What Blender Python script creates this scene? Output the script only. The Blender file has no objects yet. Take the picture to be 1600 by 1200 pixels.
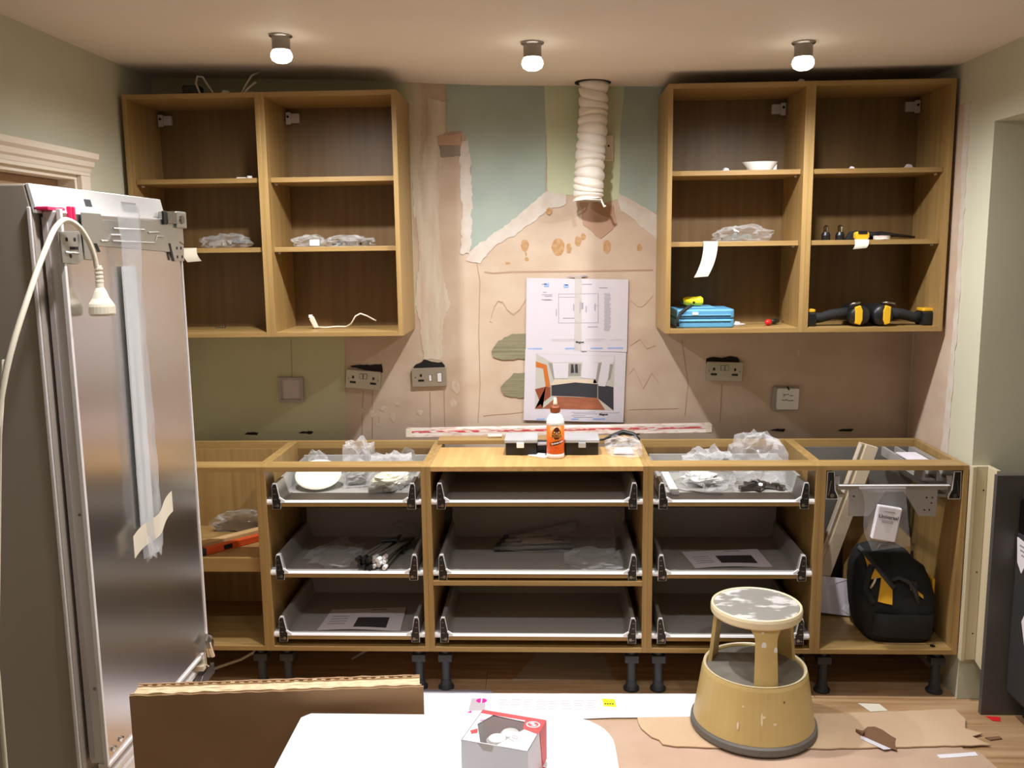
import bpy, bmesh, math, random
from mathutils import Vector, Matrix, noise as mnoise
C = bpy.context.scene.collection
SC = bpy.context.scene
PI = math.pi
rnd = random.Random(7)

# ------------------------------------------------------------------ camera, world, exposure
cam_d = bpy.data.cameras.new('camera'); cam = bpy.data.objects.new('camera', cam_d); C.objects.link(cam)
cam_d.sensor_fit = 'HORIZONTAL'; cam_d.sensor_width = 36.0; cam_d.lens = 1401.28 / 1600 * 36.0
cam_d.clip_start = .05
_r = Vector((0.99912344, 0.03995366, -0.01249234)); _u = Vector((0.00636131, 0.15004676, 0.98865844)); _d = Vector((-0.04137496, 0.98787128, -0.14966108))
m4 = Matrix.Identity(4)
for i in range(3):
    m4[i][0] = _r[i]; m4[i][1] = _u[i]; m4[i][2] = -_d[i]
m4[0][3], m4[1][3], m4[2][3] = 0.448, -3.7078, 1.6291
cam.matrix_world = m4
SC.camera = cam
w = bpy.data.worlds.new('world'); SC.world = w; w.use_nodes = True
w.node_tree.nodes['Background'].inputs[0].default_value = (.5, .5, .55, 1); w.node_tree.nodes['Background'].inputs[1].default_value = .05
SC.view_settings.view_transform = 'Standard'; SC.view_settings.look = 'None'; SC.view_settings.gamma = 1
SC.view_settings.use_curve_mapping = False
SC.view_settings.exposure = 0.0
SC.cycles.use_denoising = True
SC.cycles.max_bounces = 10; SC.cycles.diffuse_bounces = 3
SC.cycles.sample_clamp_indirect = 6
LAMP_W = 82.0          # front row of ceiling lamps
LAMP2_W = 44.0         # narrower second row, towards the camera
REAR_FILL_W = 30.0         # added fill spots, unseen behind the camera
BULB_E = 6.0

# ------------------------------------------------------------------ materials
def lin(c):
    r = []
    for v in c:
        v /= 255.0
        r.append(v / 12.92 if v <= .04045 else ((v + .055) / 1.055) ** 2.4)
    return (r[0], r[1], r[2], 1)
MATS = {}
def mat(name, rgb, rough=.5, metal=0., var=0., scale=(8, 8, 8), bump=0., bscale=60., rgb2=None, detail=4., spec=.5, aniso=0., coat=0., lo=.35, hi=.65):
    m = bpy.data.materials.new(name); m.use_nodes = True
    nt = m.node_tree; b = nt.nodes['Principled BSDF']
    b.inputs['Roughness'].default_value = rough; b.inputs['Metallic'].default_value = metal
    b.inputs['Specular IOR Level'].default_value = spec
    if aniso: b.inputs['Anisotropic'].default_value = aniso
    if coat: b.inputs['Coat Weight'].default_value = coat
    b.inputs['Base Color'].default_value = lin(rgb)
    if var or rgb2 or bump:
        tc = nt.nodes.new('ShaderNodeTexCoord')
    if var or rgb2:
        mp = nt.nodes.new('ShaderNodeMapping'); mp.inputs['Scale'].default_value = scale
        n = nt.nodes.new('ShaderNodeTexNoise'); n.inputs['Scale'].default_value = 1; n.inputs['Detail'].default_value = detail
        cr = nt.nodes.new('ShaderNodeValToRGB')
        c1 = lin(rgb); c2 = lin(rgb2) if rgb2 else lin([v * (1 - var) for v in rgb])
        cr.color_ramp.elements[0].color = c2; cr.color_ramp.elements[1].color = c1
        cr.color_ramp.elements[0].position = lo; cr.color_ramp.elements[1].position = hi
        nt.links.new(tc.outputs['Object'], mp.inputs[0]); nt.links.new(mp.outputs[0], n.inputs['Vector'])
        nt.links.new(n.outputs['Fac'], cr.inputs[0]); nt.links.new(cr.outputs[0], b.inputs['Base Color'])
    if bump:
        n2 = nt.nodes.new('ShaderNodeTexNoise'); n2.inputs['Scale'].default_value = bscale; n2.inputs['Detail'].default_value = 3
        bp = nt.nodes.new('ShaderNodeBump'); bp.inputs['Strength'].default_value = bump; bp.inputs['Distance'].default_value = .004
        nt.links.new(tc.outputs['Object'], n2.inputs['Vector']); nt.links.new(n2.outputs['Fac'], bp.inputs['Height'])
        nt.links.new(bp.outputs[0], b.inputs['Normal'])
    MATS[name] = m
    return m
def film(name, tint=(235, 238, 240), opac=.25, rough=.12, dens=.55):
    m = bpy.data.materials.new(name); m.use_nodes = True
    nt = m.node_tree; b = nt.nodes['Principled BSDF']; out = nt.nodes['Material Output']
    b.inputs['Base Color'].default_value = lin(tint); b.inputs['Roughness'].default_value = rough; b.inputs['Specular IOR Level'].default_value = .9
    tr = nt.nodes.new('ShaderNodeBsdfTransparent'); mx = nt.nodes.new('ShaderNodeMixShader')
    lw = nt.nodes.new('ShaderNodeLayerWeight'); lw.inputs['Blend'].default_value = .35
    mr = nt.nodes.new('ShaderNodeMapRange'); mr.inputs['To Min'].default_value = opac; mr.inputs['To Max'].default_value = dens
    nt.links.new(lw.outputs['Facing'], mr.inputs['Value'])
    nt.links.new(mr.outputs[0], mx.inputs[0]); nt.links.new(tr.outputs[0], mx.inputs[1]); nt.links.new(b.outputs[0], mx.inputs[2])
    nt.links.new(mx.outputs[0], out.inputs['Surface'])
    MATS[name] = m
    return m
def glow(name, rgb, s):
    m = bpy.data.materials.new(name); m.use_nodes = True
    b = m.node_tree.nodes['Principled BSDF']
    b.inputs['Emission Color'].default_value = lin(rgb); b.inputs['Emission Strength'].default_value = s; b.inputs['Base Color'].default_value = lin(rgb)
    MATS[name] = m
    return m
OAK, OAK2 = (170, 139, 87), (153, 121, 71)
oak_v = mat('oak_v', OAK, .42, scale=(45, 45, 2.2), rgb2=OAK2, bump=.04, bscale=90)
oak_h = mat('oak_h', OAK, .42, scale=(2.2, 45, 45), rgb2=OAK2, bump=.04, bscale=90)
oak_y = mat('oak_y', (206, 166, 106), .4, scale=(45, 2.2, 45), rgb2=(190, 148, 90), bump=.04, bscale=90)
oak_b = mat('oak_shaded_brown', (122, 94, 56), .45, scale=(38, 38, 2.0), rgb2=(108, 82, 47), bump=.04, bscale=90)  # cabinet backs: oak darkened to carry the interior shade; also the narrow brown board
ceil_m = mat('ceiling_paint', (240, 229, 215), .7, var=.03, scale=(1.5, 1.5, 1.5))
plaster = mat('pink_plaster', (208, 187, 165), .75, rgb2=(195, 170, 147), scale=(5, 5, 7), bump=.15, bscale=25, detail=7)
wall_green = mat('sage_paint', (210, 208, 184), .7, var=.04, scale=(2, 2, 2))
wall_green2 = mat('olive_paint', (202, 199, 162), .7, var=.05, scale=(3, 3, 3))
board_m = mat('green_board', (172, 184, 172), .7, var=.07, scale=(4, 4, 4))
strip_m = mat('pale_green_paint', (206, 212, 176), .7, var=.05, scale=(6, 6, 3))
scrim_m = mat('white_scrim', (214, 206, 195), .75, rgb2=(206, 192, 177), scale=(14, 14, 14), bump=.2, bscale=50)
filler_m = mat('cream_filler', (218, 208, 186), .75, rgb2=(204, 183, 162), scale=(34, 34, 4), bump=.3, bscale=45, detail=6)
fleck_m = mat('filler_fleck', (212, 196, 178), .8, rgb2=(202, 178, 156), scale=(60, 60, 60))
brownpink_m = mat('brownpink_plaster', (188, 150, 124), .8, var=.06)
adh_m = mat('grey_adhesive', (146, 140, 112), .85, rgb2=(122, 116, 90), scale=(3, 3, 120), bump=.5, bscale=60)
rust_m = mat('rust_stain', (182, 136, 86), .8, rgb2=(194, 158, 118), scale=(60, 60, 60))
line_m = mat('trowel_line', (176, 146, 122), .9)
hole_m = mat('dark_hole', (30, 24, 20), .9)
brownpatch = mat('brown_patch', (196, 160, 136), .8)
greypatch = mat('grey_patch', (150, 136, 122), .8)
white_wood = mat('white_gloss_trim', (238, 226, 208), .4)
cream_board = mat('cream_board', (214, 202, 170), .55, var=.04, scale=(30, 30, 3))
dark_void = mat('door_leaf', (168, 138, 108), .5)
floor_oak = mat('laminate_oak', (192, 158, 118), .45, rgb2=(164, 126, 88), scale=(2.5, 40, 40), bump=.05)
floor_dk = mat('subfloor', (120, 96, 74), .8)
tan_card = mat('tan_sheet', (200, 170, 146), .8, rgb2=(190, 158, 134), scale=(6, 6, 6), bump=.08, bscale=20)
kraft = mat('kraft_card', (182, 146, 110), .85, rgb2=(172, 136, 100), scale=(5, 5, 5), bump=.05)
kraft_l = mat('kraft_edge', (224, 198, 160), .85, rgb2=(206, 176, 138), scale=(60, 60, 60))
kraft_f = mat('pale_kraft', (212, 182, 148), .85, rgb2=(202, 170, 136), scale=(4, 4, 4), bump=.06, bscale=15)
kraft_d = mat('torn_kraft', (126, 92, 66), .9)
white_pl = mat('white_plastic', (236, 236, 234), .35)
white_ap = mat('white_appliance', (238, 232, 230), .3, coat=.3)
fridge_side = mat('fridge_side', (176, 165, 153), .45)
lilac_pl = mat('pale_grey_plastic', (200, 190, 186), .4)
alu = mat('brushed_aluminium', (214, 212, 210), .24, metal=1., bump=.02, bscale=300, aniso=.4)
steel = mat('zinc_steel', (190, 190, 184), .35, metal=.85)
chrome = mat('chrome', (220, 220, 220), .12, metal=1.)
dull_steel = mat('dull_chrome', (150, 146, 140), .3, metal=1.)
brushed = mat('brushed_plate', (206, 198, 180), .35, metal=.7, var=.04, scale=(3, 3, 200))
black_pl = mat('black_plastic', (26, 27, 28), .4)
black_rub = mat('black_rubber', (34, 34, 34), .8)
leg_pl = mat('leg_plastic', (46, 50, 54), .5)
draw_grey = mat('drawer_grey', (168, 165, 158), .5)
draw_side = mat('drawer_side', (176, 174, 170), .35, metal=.3)
rail_white = mat('drawer_white_edge', (240, 240, 240), .4)
back_grey = mat('carcass_grey', (112, 110, 104), .6)
plate_grey = mat('plate_grey', (168, 164, 160), .45)
cream_disc = mat('cream_disc', (250, 246, 222), .6)
paper = mat('paper_white', (240, 236, 242), .7)
poster_p = mat('poster_paper', (212, 205, 212), .7)
paper_l = mat('paper_lilac', (228, 222, 230), .7)
ink_grey = mat('ink_grey', (160, 155, 166), .8)
ink_dark = mat('ink_dark', (56, 52, 54), .8)
ink_blue = mat('ink_blue', (150, 176, 222), .8)
ink_faint = mat('ink_faint', (196, 184, 190), .8)
ink_pink = mat('ink_magenta', (226, 40, 160), .6)
ink_yel = mat('ink_highlighter', (228, 240, 40), .6)
pr_orange = mat('print_orange', (196, 110, 40), .7)
pr_red = mat('print_rust', (140, 68, 42), .7)
pr_floor = mat('print_floor', (168, 98, 66), .7, var=.15, scale=(10, 10, 60))
pr_dark = mat('print_charcoal', (50, 50, 56), .6)
pr_pale = mat('print_pale', (190, 186, 176), .7)
pr_mid = mat('print_mid', (150, 146, 138), .7)
tape_m = mat('masking_tape', (234, 226, 206), .7)
orange_lb = mat('orange_label', (240, 112, 34), .4)
brown_cap = mat('brown_cap', (142, 72, 34), .45)
emb_dark = mat('emblem_dark', (66, 30, 14), .5)
emb_gold = mat('emblem_gold', (232, 178, 80), .5)
yellow_pl = mat('tool_yellow', (238, 184, 40), .45)
yellow_br = mat('bright_yellow', (248, 228, 30), .4)
yellow_cl = mat('bag_yellow', (222, 166, 30), .75)
black_cl = mat('bag_black', (32, 33, 34), .85, bump=.35, bscale=400)
black_cl2 = mat('bag_black_trim', (46, 48, 50), .6)
blue_case = mat('blue_case', (96, 160, 200), .4)
red_pl = mat('red_plastic', (214, 34, 34), .35)
red_card = mat('red_card', (222, 36, 38), .45)
pink_pl = mat('pink_clip', (232, 40, 96), .4)
orange_lv = mat('orange_level', (216, 84, 36), .45)
pine = mat('pine', (226, 190, 138), .55, rgb2=(206, 166, 112), scale=(4, 40, 40))
mdf = mat('primed_mdf', (222, 206, 178), .6)
white_cable = mat('white_cable', (232, 222, 200), .45)
duct_m = mat('duct_white', (240, 231, 218), .45, bump=.1, bscale=40)
level_w = mat('level_white', (236, 226, 218), .45, rgb2=(206, 172, 160), scale=(18, 30, 120), lo=.36, hi=.5)
smoke_lid = mat('smoke_lid', (176, 178, 180), .25)
stool_c = mat('stool_cream', (214, 190, 128), .38, rgb2=(202, 176, 112), scale=(6, 6, 6))
stool_rub = mat('stool_tread', (142, 136, 126), .55, rgb2=(120, 114, 104), scale=(16, 16, 16), bump=.3, bscale=120)
stool_rub_w = mat('stool_tread_worn', (150, 146, 138), .3, rgb2=(214, 210, 204), scale=(14, 22, 22), lo=.4, hi=.47, bump=.2, bscale=40)
stool_ring = mat('stool_ring', (112, 108, 102), .7)
rim_cream = mat('stool_rim', (238, 224, 186), .4)
graph_panel = mat('graphite_panel', (84, 82, 80), .4)
appl_dark = mat('appliance_graphite', (70, 70, 70), .35, metal=.3)
gloss_blk = mat('gloss_black', (14, 14, 15), .12)
rod_grey = mat('grey_rod', (112, 110, 98), .45)
table_w = mat('white_table', (246, 244, 242), .35)
clear = film('clear_film', opac=.05, dens=.40, rough=.05)
clear2 = film('milky_film', tint=(240, 240, 242), opac=.13, dens=.55, rough=.07)
wrap_f = film('wrap_film', tint=(226, 232, 240), opac=.26, dens=.55, rough=.15)
clear3 = film('clear_window', tint=(190, 186, 180), opac=.05, dens=.4, rough=.04)
bulb_m = glow('lit_bulb', (255, 246, 232), BULB_E)

# ------------------------------------------------------------------ mesh helpers
class MB:
    def __init__(s): s.v = []; s.f = []; s.m = []
    def add(s, vs, fs, m=0):
        o = len(s.v); s.v += [tuple(v) for v in vs]
        for f in fs:
            assert max(f) < len(vs)
            s.f.append([i + o for i in f]); s.m.append(m)
        return s
    def box(s, x0, x1, y0, y1, z0, z1, m=0):
        vs = [(x0, y0, z0), (x1, y0, z0), (x1, y1, z0), (x0, y1, z0), (x0, y0, z1), (x1, y0, z1), (x1, y1, z1), (x0, y1, z1)]
        return s.add(vs, [(0, 3, 2, 1), (4, 5, 6, 7), (0, 1, 5, 4), (1, 2, 6, 5), (2, 3, 7, 6), (3, 0, 4, 7)], m)
    def prism(s, poly, ax, a, b, m=0):
        n = len(poly)
        def P(p, t):
            return (t, p[0], p[1]) if ax == 'x' else ((p[0], t, p[1]) if ax == 'y' else (p[0], p[1], t))
        vs = [P(p, a) for p in poly] + [P(p, b) for p in poly]
        fs = [list(range(n - 1, -1, -1)), list(range(n, 2 * n))] + [(i, (i + 1) % n, n + (i + 1) % n, n + i) for i in range(n)]
        return s.add(vs, fs, m)
    def tube(s, pts, r, seg=8, m=0, closed=False):
        pts = [Vector(p) for p in pts]; n = len(pts); rs = r if isinstance(r, (list, tuple)) else [r] * n
        vs = []; up = None
        for i, p in enumerate(pts):
            a = pts[(i - 1) % n] if (closed or i > 0) else p
            b = pts[(i + 1) % n] if (closed or i < n - 1) else p
            t = (b - a)
            t = t.normalized() if t.length > 1e-9 else Vector((0, 0, 1))
            if up is None:
                up = Vector((0, 0, 1)) if abs(t.z) < .9 else Vector((1, 0, 0))
            sd = t.cross(up)
            if sd.length < 1e-6: sd = t.cross(Vector((0, 1, 0)))
            sd.normalize(); up = sd.cross(t).normalized()
            for k in range(seg):
                an = 2 * PI * k / seg
                vs.append(p + sd * (math.cos(an) * rs[i]) + up * (math.sin(an) * rs[i]))
        fs = []
        for i in range(n if closed else n - 1):
            j = (i + 1) % n
            for k in range(seg):
                fs.append((i * seg + k, i * seg + (k + 1) % seg, j * seg + (k + 1) % seg, j * seg + k))
        if not closed:
            fs.append(list(range(seg - 1, -1, -1))); fs.append([(n - 1) * seg + k for k in range(seg)])
        return s.add(vs, fs, m)
    def lathe(s, prof, c=(0, 0, 0), seg=32, m=0, ax='z', cap=True):
        vs = []; n = len(prof)
        for r, z in prof:
            for k in range(seg):
                a = 2 * PI * k / seg; x, y = r * math.cos(a), r * math.sin(a)
                p = (x, y, z) if ax == 'z' else ((z, x, y) if ax == 'x' else (x, z, y))
                vs.append((p[0] + c[0], p[1] + c[1], p[2] + c[2]))
        fs = [(i * seg + k, i * seg + (k + 1) % seg, (i + 1) * seg + (k + 1) % seg, (i + 1) * seg + k) for i in range(n - 1) for k in range(seg)]
        if cap:
            fs.append(list(range(seg - 1, -1, -1))); fs.append([(n - 1) * seg + k for k in range(seg)])
        return s.add(vs, fs, m)
    def grid(s, fn, nu, nv, m=0, thick=0):
        vs = [fn(i / nu, j / nv) for i in range(nu + 1) for j in range(nv + 1)]
        fs = [(i * (nv + 1) + j, (i + 1) * (nv + 1) + j, (i + 1) * (nv + 1) + j + 1, i * (nv + 1) + j + 1) for i in range(nu) for j in range(nv)]
        return s.add(vs, fs, m)
    def sheet(s, fn, nu, nv, t, m=0):
        # closed thin sheet: fn(u,v) -> point, thickness t along z
        top = [Vector(fn(i / nu, j / nv)) for i in range(nu + 1) for j in range(nv + 1)]
        bot = [p - Vector((0, 0, t)) for p in top]; N = len(top); W = nv + 1
        fs = [(i * W + j, (i + 1) * W + j, (i + 1) * W + j + 1, i * W + j + 1) for i in range(nu) for j in range(nv)]
        fs += [tuple(N + k for k in reversed(f)) for f in fs]
        rim = [i * W for i in range(nu + 1)] + [nu * W + j for j in range(1, W)] + [i * W + nv for i in range(nu - 1, -1, -1)] + [j for j in range(nv - 1, 0, -1)]
        for a, b in zip(rim, rim[1:] + rim[:1]): fs.append((a, b, N + b, N + a))
        return s.add(top + bot, fs, m)
    def crumple(s, c, size, seed, nu=20, nv=11, amp=.3, fr=1.9, zmin=None, m=0, lim=None):
        def fn(u, v):
            a = 2 * PI * u; b = PI * (v - .5)
            d = Vector((math.cos(a) * math.cos(b), math.sin(a) * math.cos(b), math.sin(b)))
            q = d * fr + Vector((seed * 3.1, seed * 1.7, seed))
            rr = 1 + amp * (1 - 2 * abs(mnoise.noise(q))) * 1.0 + amp * .6 * mnoise.noise(q * 2.7) - amp * .5 + .42 * max(0, math.cos(2 * a + seed * .9)) ** 8 * math.cos(b) ** 2
            p = Vector((c[0] + size[0] * d.x * rr, c[1] + size[1] * d.y * rr, c[2] + size[2] * d.z * rr))
            if zmin is not None and p.z < zmin: p.z = zmin + .0005 * (1 + mnoise.noise(q * 5))
            if lim:
                p.x = min(max(p.x, lim[0]), lim[1]); p.y = min(max(p.y, lim[2]), lim[3])
            return p
        vs = [fn(i / nu, j / nv) for i in range(nu) for j in range(1, nv)]
        W = nv - 1
        fs = [(i * W + j, ((i + 1) % nu) * W + j, ((i + 1) % nu) * W + j + 1, i * W + j + 1) for i in range(nu) for j in range(W - 1)]
        fs.append([i * W for i in range(nu - 1, -1, -1)]); fs.append([i * W + W - 1 for i in range(nu)])
        return s.add(vs, fs, m)
    def xf(s, M):
        s.v = [tuple(M @ Vector(v)) for v in s.v]; return s
    def build(s, name, mats, parent=None, smooth=False, bevel=0, local=False, kind=None, label=None):
        if not isinstance(mats, (list, tuple)): mats = [mats]
        off = Vector((0, 0, 0))
        if parent is not None and not local:
            p = parent
            while p is not None: off += Vector(p.location); p = p.parent
        me = bpy.data.meshes.new(name)
        me.from_pydata([tuple(Vector(v) - off) for v in s.v], [], s.f)
        for mm in mats: me.materials.append(mm)
        for p, i in zip(me.polygons, s.m): p.material_index = i
        bm = bmesh.new(); bm.from_mesh(me); bmesh.ops.recalc_face_normals(bm, faces=bm.faces); bm.to_mesh(me); bm.free()
        if smooth:
            for p in me.polygons: p.use_smooth = True
        o = bpy.data.objects.new(name, me); C.objects.link(o)
        if parent is not None: o.parent = parent
        if bevel:
            b = o.modifiers.new('bevel', 'BEVEL'); b.width = bevel; b.segments = 2; b.limit_method = 'ANGLE'; b.angle_limit = math.radians(40)
        if smooth == 'auto':
            pass
        if kind: o['kind'] = kind
        if label: o['label'] = label
        return o
def thing(name, label, cat, loc=(0, 0, 0), rot=None, group=None):
    o = bpy.data.objects.new(name, None); C.objects.link(o); o.location = loc; o.empty_display_size = .05
    if rot: o.rotation_euler = rot
    o['label'] = label; o['category'] = cat
    if group: o['group'] = group
    return o
def tag(o, label, cat, group=None):
    o['label'] = label; o['category'] = cat
    if group: o['group'] = group
    return o
def struct(o):
    o['kind'] = 'structure'; return o
def rough_poly(poly, amp=.006, step=.02, seed=0):
    r = random.Random(seed); out = []
    n = len(poly)
    for i in range(n):
        a, b = poly[i], poly[(i + 1) % n]
        L = math.hypot(b[0] - a[0], b[1] - a[1]); k = max(1, int(L / step))
        for j in range(k):
            t = j / k
            out.append((a[0] + (b[0] - a[0]) * t + r.uniform(-amp, amp), a[1] + (b[1] - a[1]) * t + r.uniform(-amp, amp)))
    return out
def text_mesh(s, size, M, mb, m=0, depth=0.0002, wrap=None, spacing=1.0, bold=0.0):
    cu = bpy.data.curves.new('txt', 'FONT'); cu.body = s; cu.size = size; cu.align_x = 'CENTER'; cu.align_y = 'CENTER'; cu.extrude = depth; cu.space_character = spacing; cu.offset = bold
    cu.resolution_u = 3
    o = bpy.data.objects.new('txt', cu); C.objects.link(o)
    dg = bpy.context.evaluated_depsgraph_get(); dg.update()
    me = bpy.data.meshes.new_from_object(o.evaluated_get(dg))
    vs = [Vector(v.co) for v in me.vertices]; fs = [list(p.vertices) for p in me.polygons]
    bpy.data.objects.remove(o); bpy.data.curves.remove(cu); bpy.data.meshes.remove(me)
    if wrap: vs = [wrap(v) for v in vs]
    else: vs = [M @ v for v in vs]
    mb.add(vs, fs, m)
    return mb
def ell(cx, cz, rx, rz, n=16): return [(cx + rx * math.cos(2 * PI * k / n), cz + rz * math.sin(2 * PI * k / n)) for k in range(n)]
def rrect(x0, x1, y0, y1, r, n=5):
    out = []
    for cx, cy, a0 in ((x1 - r, y1 - r, 0), (x0 + r, y1 - r, PI / 2), (x0 + r, y0 + r, PI), (x1 - r, y0 + r, 1.5 * PI)):
        for k in range(n + 1):
            a = a0 + PI / 2 * k / n; out.append((cx + r * math.cos(a), cy + r * math.sin(a)))
    return out

# ------------------------------------------------------------------ room shell
FZ = -.02
XL, XR, YB = -1.155, 1.93, 0.0
YN = -7.0
fl = struct(MB().box(-1.4, 2.8, YN - .1, .1, FZ - .1, FZ - .008).build('floor', floor_dk))
pw, pl = .192, 1.22
y = 0.0; row = 0
plank_src = MB().box(0, pl - .002, 0, pw - .002, 0, .008).build('plank', floor_oak, fl, local=True)
plank_src.location = (-1.38, -pw, FZ - .008)
row = 0
y = -pw; first = True
while y > -2.9:
    x = -1.38 - (row * .43) % pl
    while x < 2.75:
        if first: o = plank_src; first = False
        else: o = plank_src.copy(); C.objects.link(o)
        o.location = (x, y, FZ - .008 - .0006 * ((row * 3 + int(x * 7)) % 2))
        x += pl
    y -= pw; row += 1
cst = [(-1.4, 2.336), (-.4, 2.306), (.2, 2.272), (.9, 2.254), (1.5, 2.258), (2.8, 2.268)]
cb = MB(); vs = []; 
for xx, zz in cst: vs += [(xx, .1, zz), (xx, YN - .1, zz), (xx, .1, zz + .12), (xx, YN - .1, zz + .12)]
fs = []
for i in range(len(cst) - 1):
    a = i * 4; b = a + 4
    fs += [(a, a + 1, b + 1, b), (a + 2, b + 2, b + 3, a + 3), (a, b, b + 2, a + 2), (a + 1, a + 3, b + 3, b + 1)]
fs += [(0, 2, 3, 1), (len(vs) - 4, len(vs) - 3, len(vs) - 1, len(vs) - 2)]
ceil_o = struct(cb.add(vs, fs).build('ceiling', ceil_m))
def ceil_z(x):
    for (a, za), (b, zb) in zip(cst, cst[1:]):
        if a <= x <= b: return za + (zb - za) * (x - a) / (b - a)
wb = struct(MB().box(-1.4, 2.8, 0, .12, FZ - .1, 2.42).build('wall_back', plaster))
# left wall with a doorway
wl = MB(); wl.box(XL - .12, XL, -.645, 0, FZ, 2.42); wl.box(XL - .12, XL, -1.42, -.645, 1.893, 2.42); wl.box(XL - .12, XL, YN, -1.42, FZ, 2.42)
struct(wl.build('wall_left', wall_green))
wr = MB(); wr.box(XR, 2.8, -.575, 0, FZ, 2.42); wr.box(XR, 2.8, -2.7, -.575, 2.026, 2.42); wr.box(2.7, 2.8, -2.7, -.575, FZ, 2.026); wr.box(XR, 2.8, YN, -2.7, FZ, 2.42)
wro = struct(wr.build('wall_right', wall_green))
struct(MB().box(-1.4, 2.8, YN - .1, YN, FZ, 2.42).build('wall_front', wall_green))
# doorway: lining, architrave with cornice, leaf
tr = bpy.data.objects.new('trim_1', None); C.objects.link(tr); tr['kind'] = 'structure'; tr.location = (XL, -.645, 0)
T = MB(); T.box(XL, XL + .018, -.645, -.585, FZ, 1.893); T.build('architrave_leg', white_wood, tr, bevel=.003)
T = MB(); T.box(XL, XL + .018, -1.48, -1.42, FZ, 1.893); T.build('architrave_leg', white_wood, tr, bevel=.003)
T = MB(); T.prism([(XL, 1.8935), (XL + .018, 1.8935), (XL + .018, 1.905), (XL, 1.905)], 'y', -1.48, -.585); T.build('architrave_head', white_wood, tr)
T = MB(); T.prism([(XL, 1.905), (XL + .02, 1.905), (XL + .024, 1.918), (XL + .034, 1.924), (XL + .038, 1.94), (XL + .052, 1.95), (XL + .055, 1.968), (XL, 1.968)], 'y', -1.52, -.585); T.build('cornice', white_wood, tr)
T = MB(); T.box(XL - .12, XL, -.66, -.645, FZ, 1.893); T.box(XL - .12, XL, -1.42, -1.405, FZ, 1.893); T.box(XL - .12, XL, -1.405, -.66, 1.878, 1.893)
T.build('door_lining', white_wood, tr)
dr = struct(MB().box(XL - .1, XL - .06, -1.403, -.662, FZ + .008, 1.876).build('door_1', dark_void))
D = MB()
for (a, b) in ((-1.30, -1.06), (-1.01, -.77)):
    for (c, d) in ((.15, .85), (1.0, 1.74)): D.box(XL - .06, XL - .052, a, b, c, d)
D.build('door_panel', dark_void, dr, bevel=.004)

# ------------------------------------------------------------------ back-wall patches (layers of paint, board, filler)
WP = {
'board_left':[(0.044,2.30),(0.435,2.30),(0.44,2.19),(0.44,1.847),(0.301,1.734),(0.201,1.666),(0.116,1.616),(0.129,1.78),(0.138,1.958),(0.122,2.072),(0.105,2.097),(0.045,2.096)],
'paint_strip':[(0.435,2.30),(0.757,2.30),(0.745,2.098),(0.734,1.818),(0.665,1.803),(0.574,1.838),(0.52,1.839),(0.448,1.847)],
'board_right':[(0.755,2.30),(0.946,2.30),(0.949,1.731),(0.819,1.791),(0.734,1.838),(0.74,2.098)],
'scrim_left':[(0.44,1.852),(0.52,1.841),(0.525,1.805),(0.458,1.783),(0.314,1.685),(0.226,1.635),(0.167,1.565),(0.115,1.584),(0.129,1.623),(0.201,1.671),(0.301,1.74)],
'scrim_right':[(0.732,1.843),(0.819,1.796),(0.923,1.736),(0.924,1.631),(0.833,1.702),(0.737,1.782)],
'scrim_vert':[(0.091,2.055),(0.132,2.064),(0.141,1.857),(0.131,1.613),(0.089,1.605),(0.098,1.781)],
'filler':[(-0.031,2.231),(0.043,2.21),(0.043,2.096),(0.016,2.076),(0.019,1.986),(0.001,1.782),(0.009,1.549),(0.039,1.396),(0.009,1.338),(-0.001,1.172),(-0.076,1.173),(-0.09,1.339),(-0.106,1.419),(-0.08,1.602),(-0.091,1.758),(-0.083,1.86),(-0.058,2.012),(-0.035,2.087)],
'filler_thin':[(-0.103,2.30),(-0.056,2.30),(-0.053,2.187),(-0.066,2.012),(-0.078,1.783),(-0.097,1.758),(-0.102,1.861),(-0.103,2.063)],
'brown_spot':[(0.574,1.825),(0.711,1.793),(0.724,1.721),(0.704,1.691),(0.66,1.666),(0.592,1.718),(0.585,1.774)],
'adh1':[(0.362,1.279),(0.295,1.277),(0.236,1.248),(0.209,1.208),(0.217,1.184),(0.254,1.168),(0.361,1.175)],
'adh2':[(0.36,1.118),(0.301,1.111),(0.261,1.073),(0.247,1.051),(0.26,1.021),(0.305,1.013),(0.359,1.007)],
'patch_top':[(0.006,2.079),(0.099,2.09),(0.103,2.039),(0.01,2.041)],
'patch_bot':[(0.013,2.041),(0.098,2.04),(0.095,2.002),(0.019,1.996)],
}
def wallpatch(name, poly, m, t, amp=.004, step=.02, seed=1):
    return MB().prism(rough_poly(poly, amp, step, seed), 'y', -t, .002).build(name, m, wb)
wallpatch('painted_board', WP['board_left'], board_m, .003, .002, .03)
wallpatch('painted_board', WP['board_right'], board_m, .003, .002, .03, 2)
wallpatch('painted_strip', WP['paint_strip'], strip_m, .002, .003, .03, 3)
wallpatch('painted_wall', [(-1.15, 2.33), (-.105, 2.30), (-.105, 1.36), (-.405, 1.34), (-.41, 1.07), (-.417, .83), (-.42, .3), (-1.15, .3)], wall_green2, .0025, .0012, .05, 4)
wallpatch('joint_filler', WP['scrim_left'], scrim_m, .0032, .004, .012, 5)
wallpatch('joint_filler', WP['scrim_right'], scrim_m, .0032, .004, .012, 6)
wallpatch('joint_filler', WP['scrim_vert'], scrim_m, .0034, .005, .012, 7)
wallpatch('filler_strip', WP['filler'], filler_m, .0018, .004, .008, 8)
wallpatch('filler_strip', WP['filler_thin'], filler_m, .0015, .005, .012, 9)
wallpatch('brown_spot_patch', WP['brown_spot'], brownpink_m, .0025, .004, .02, 10)  # darker brown-pink patch on the plaster below the duct
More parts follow.
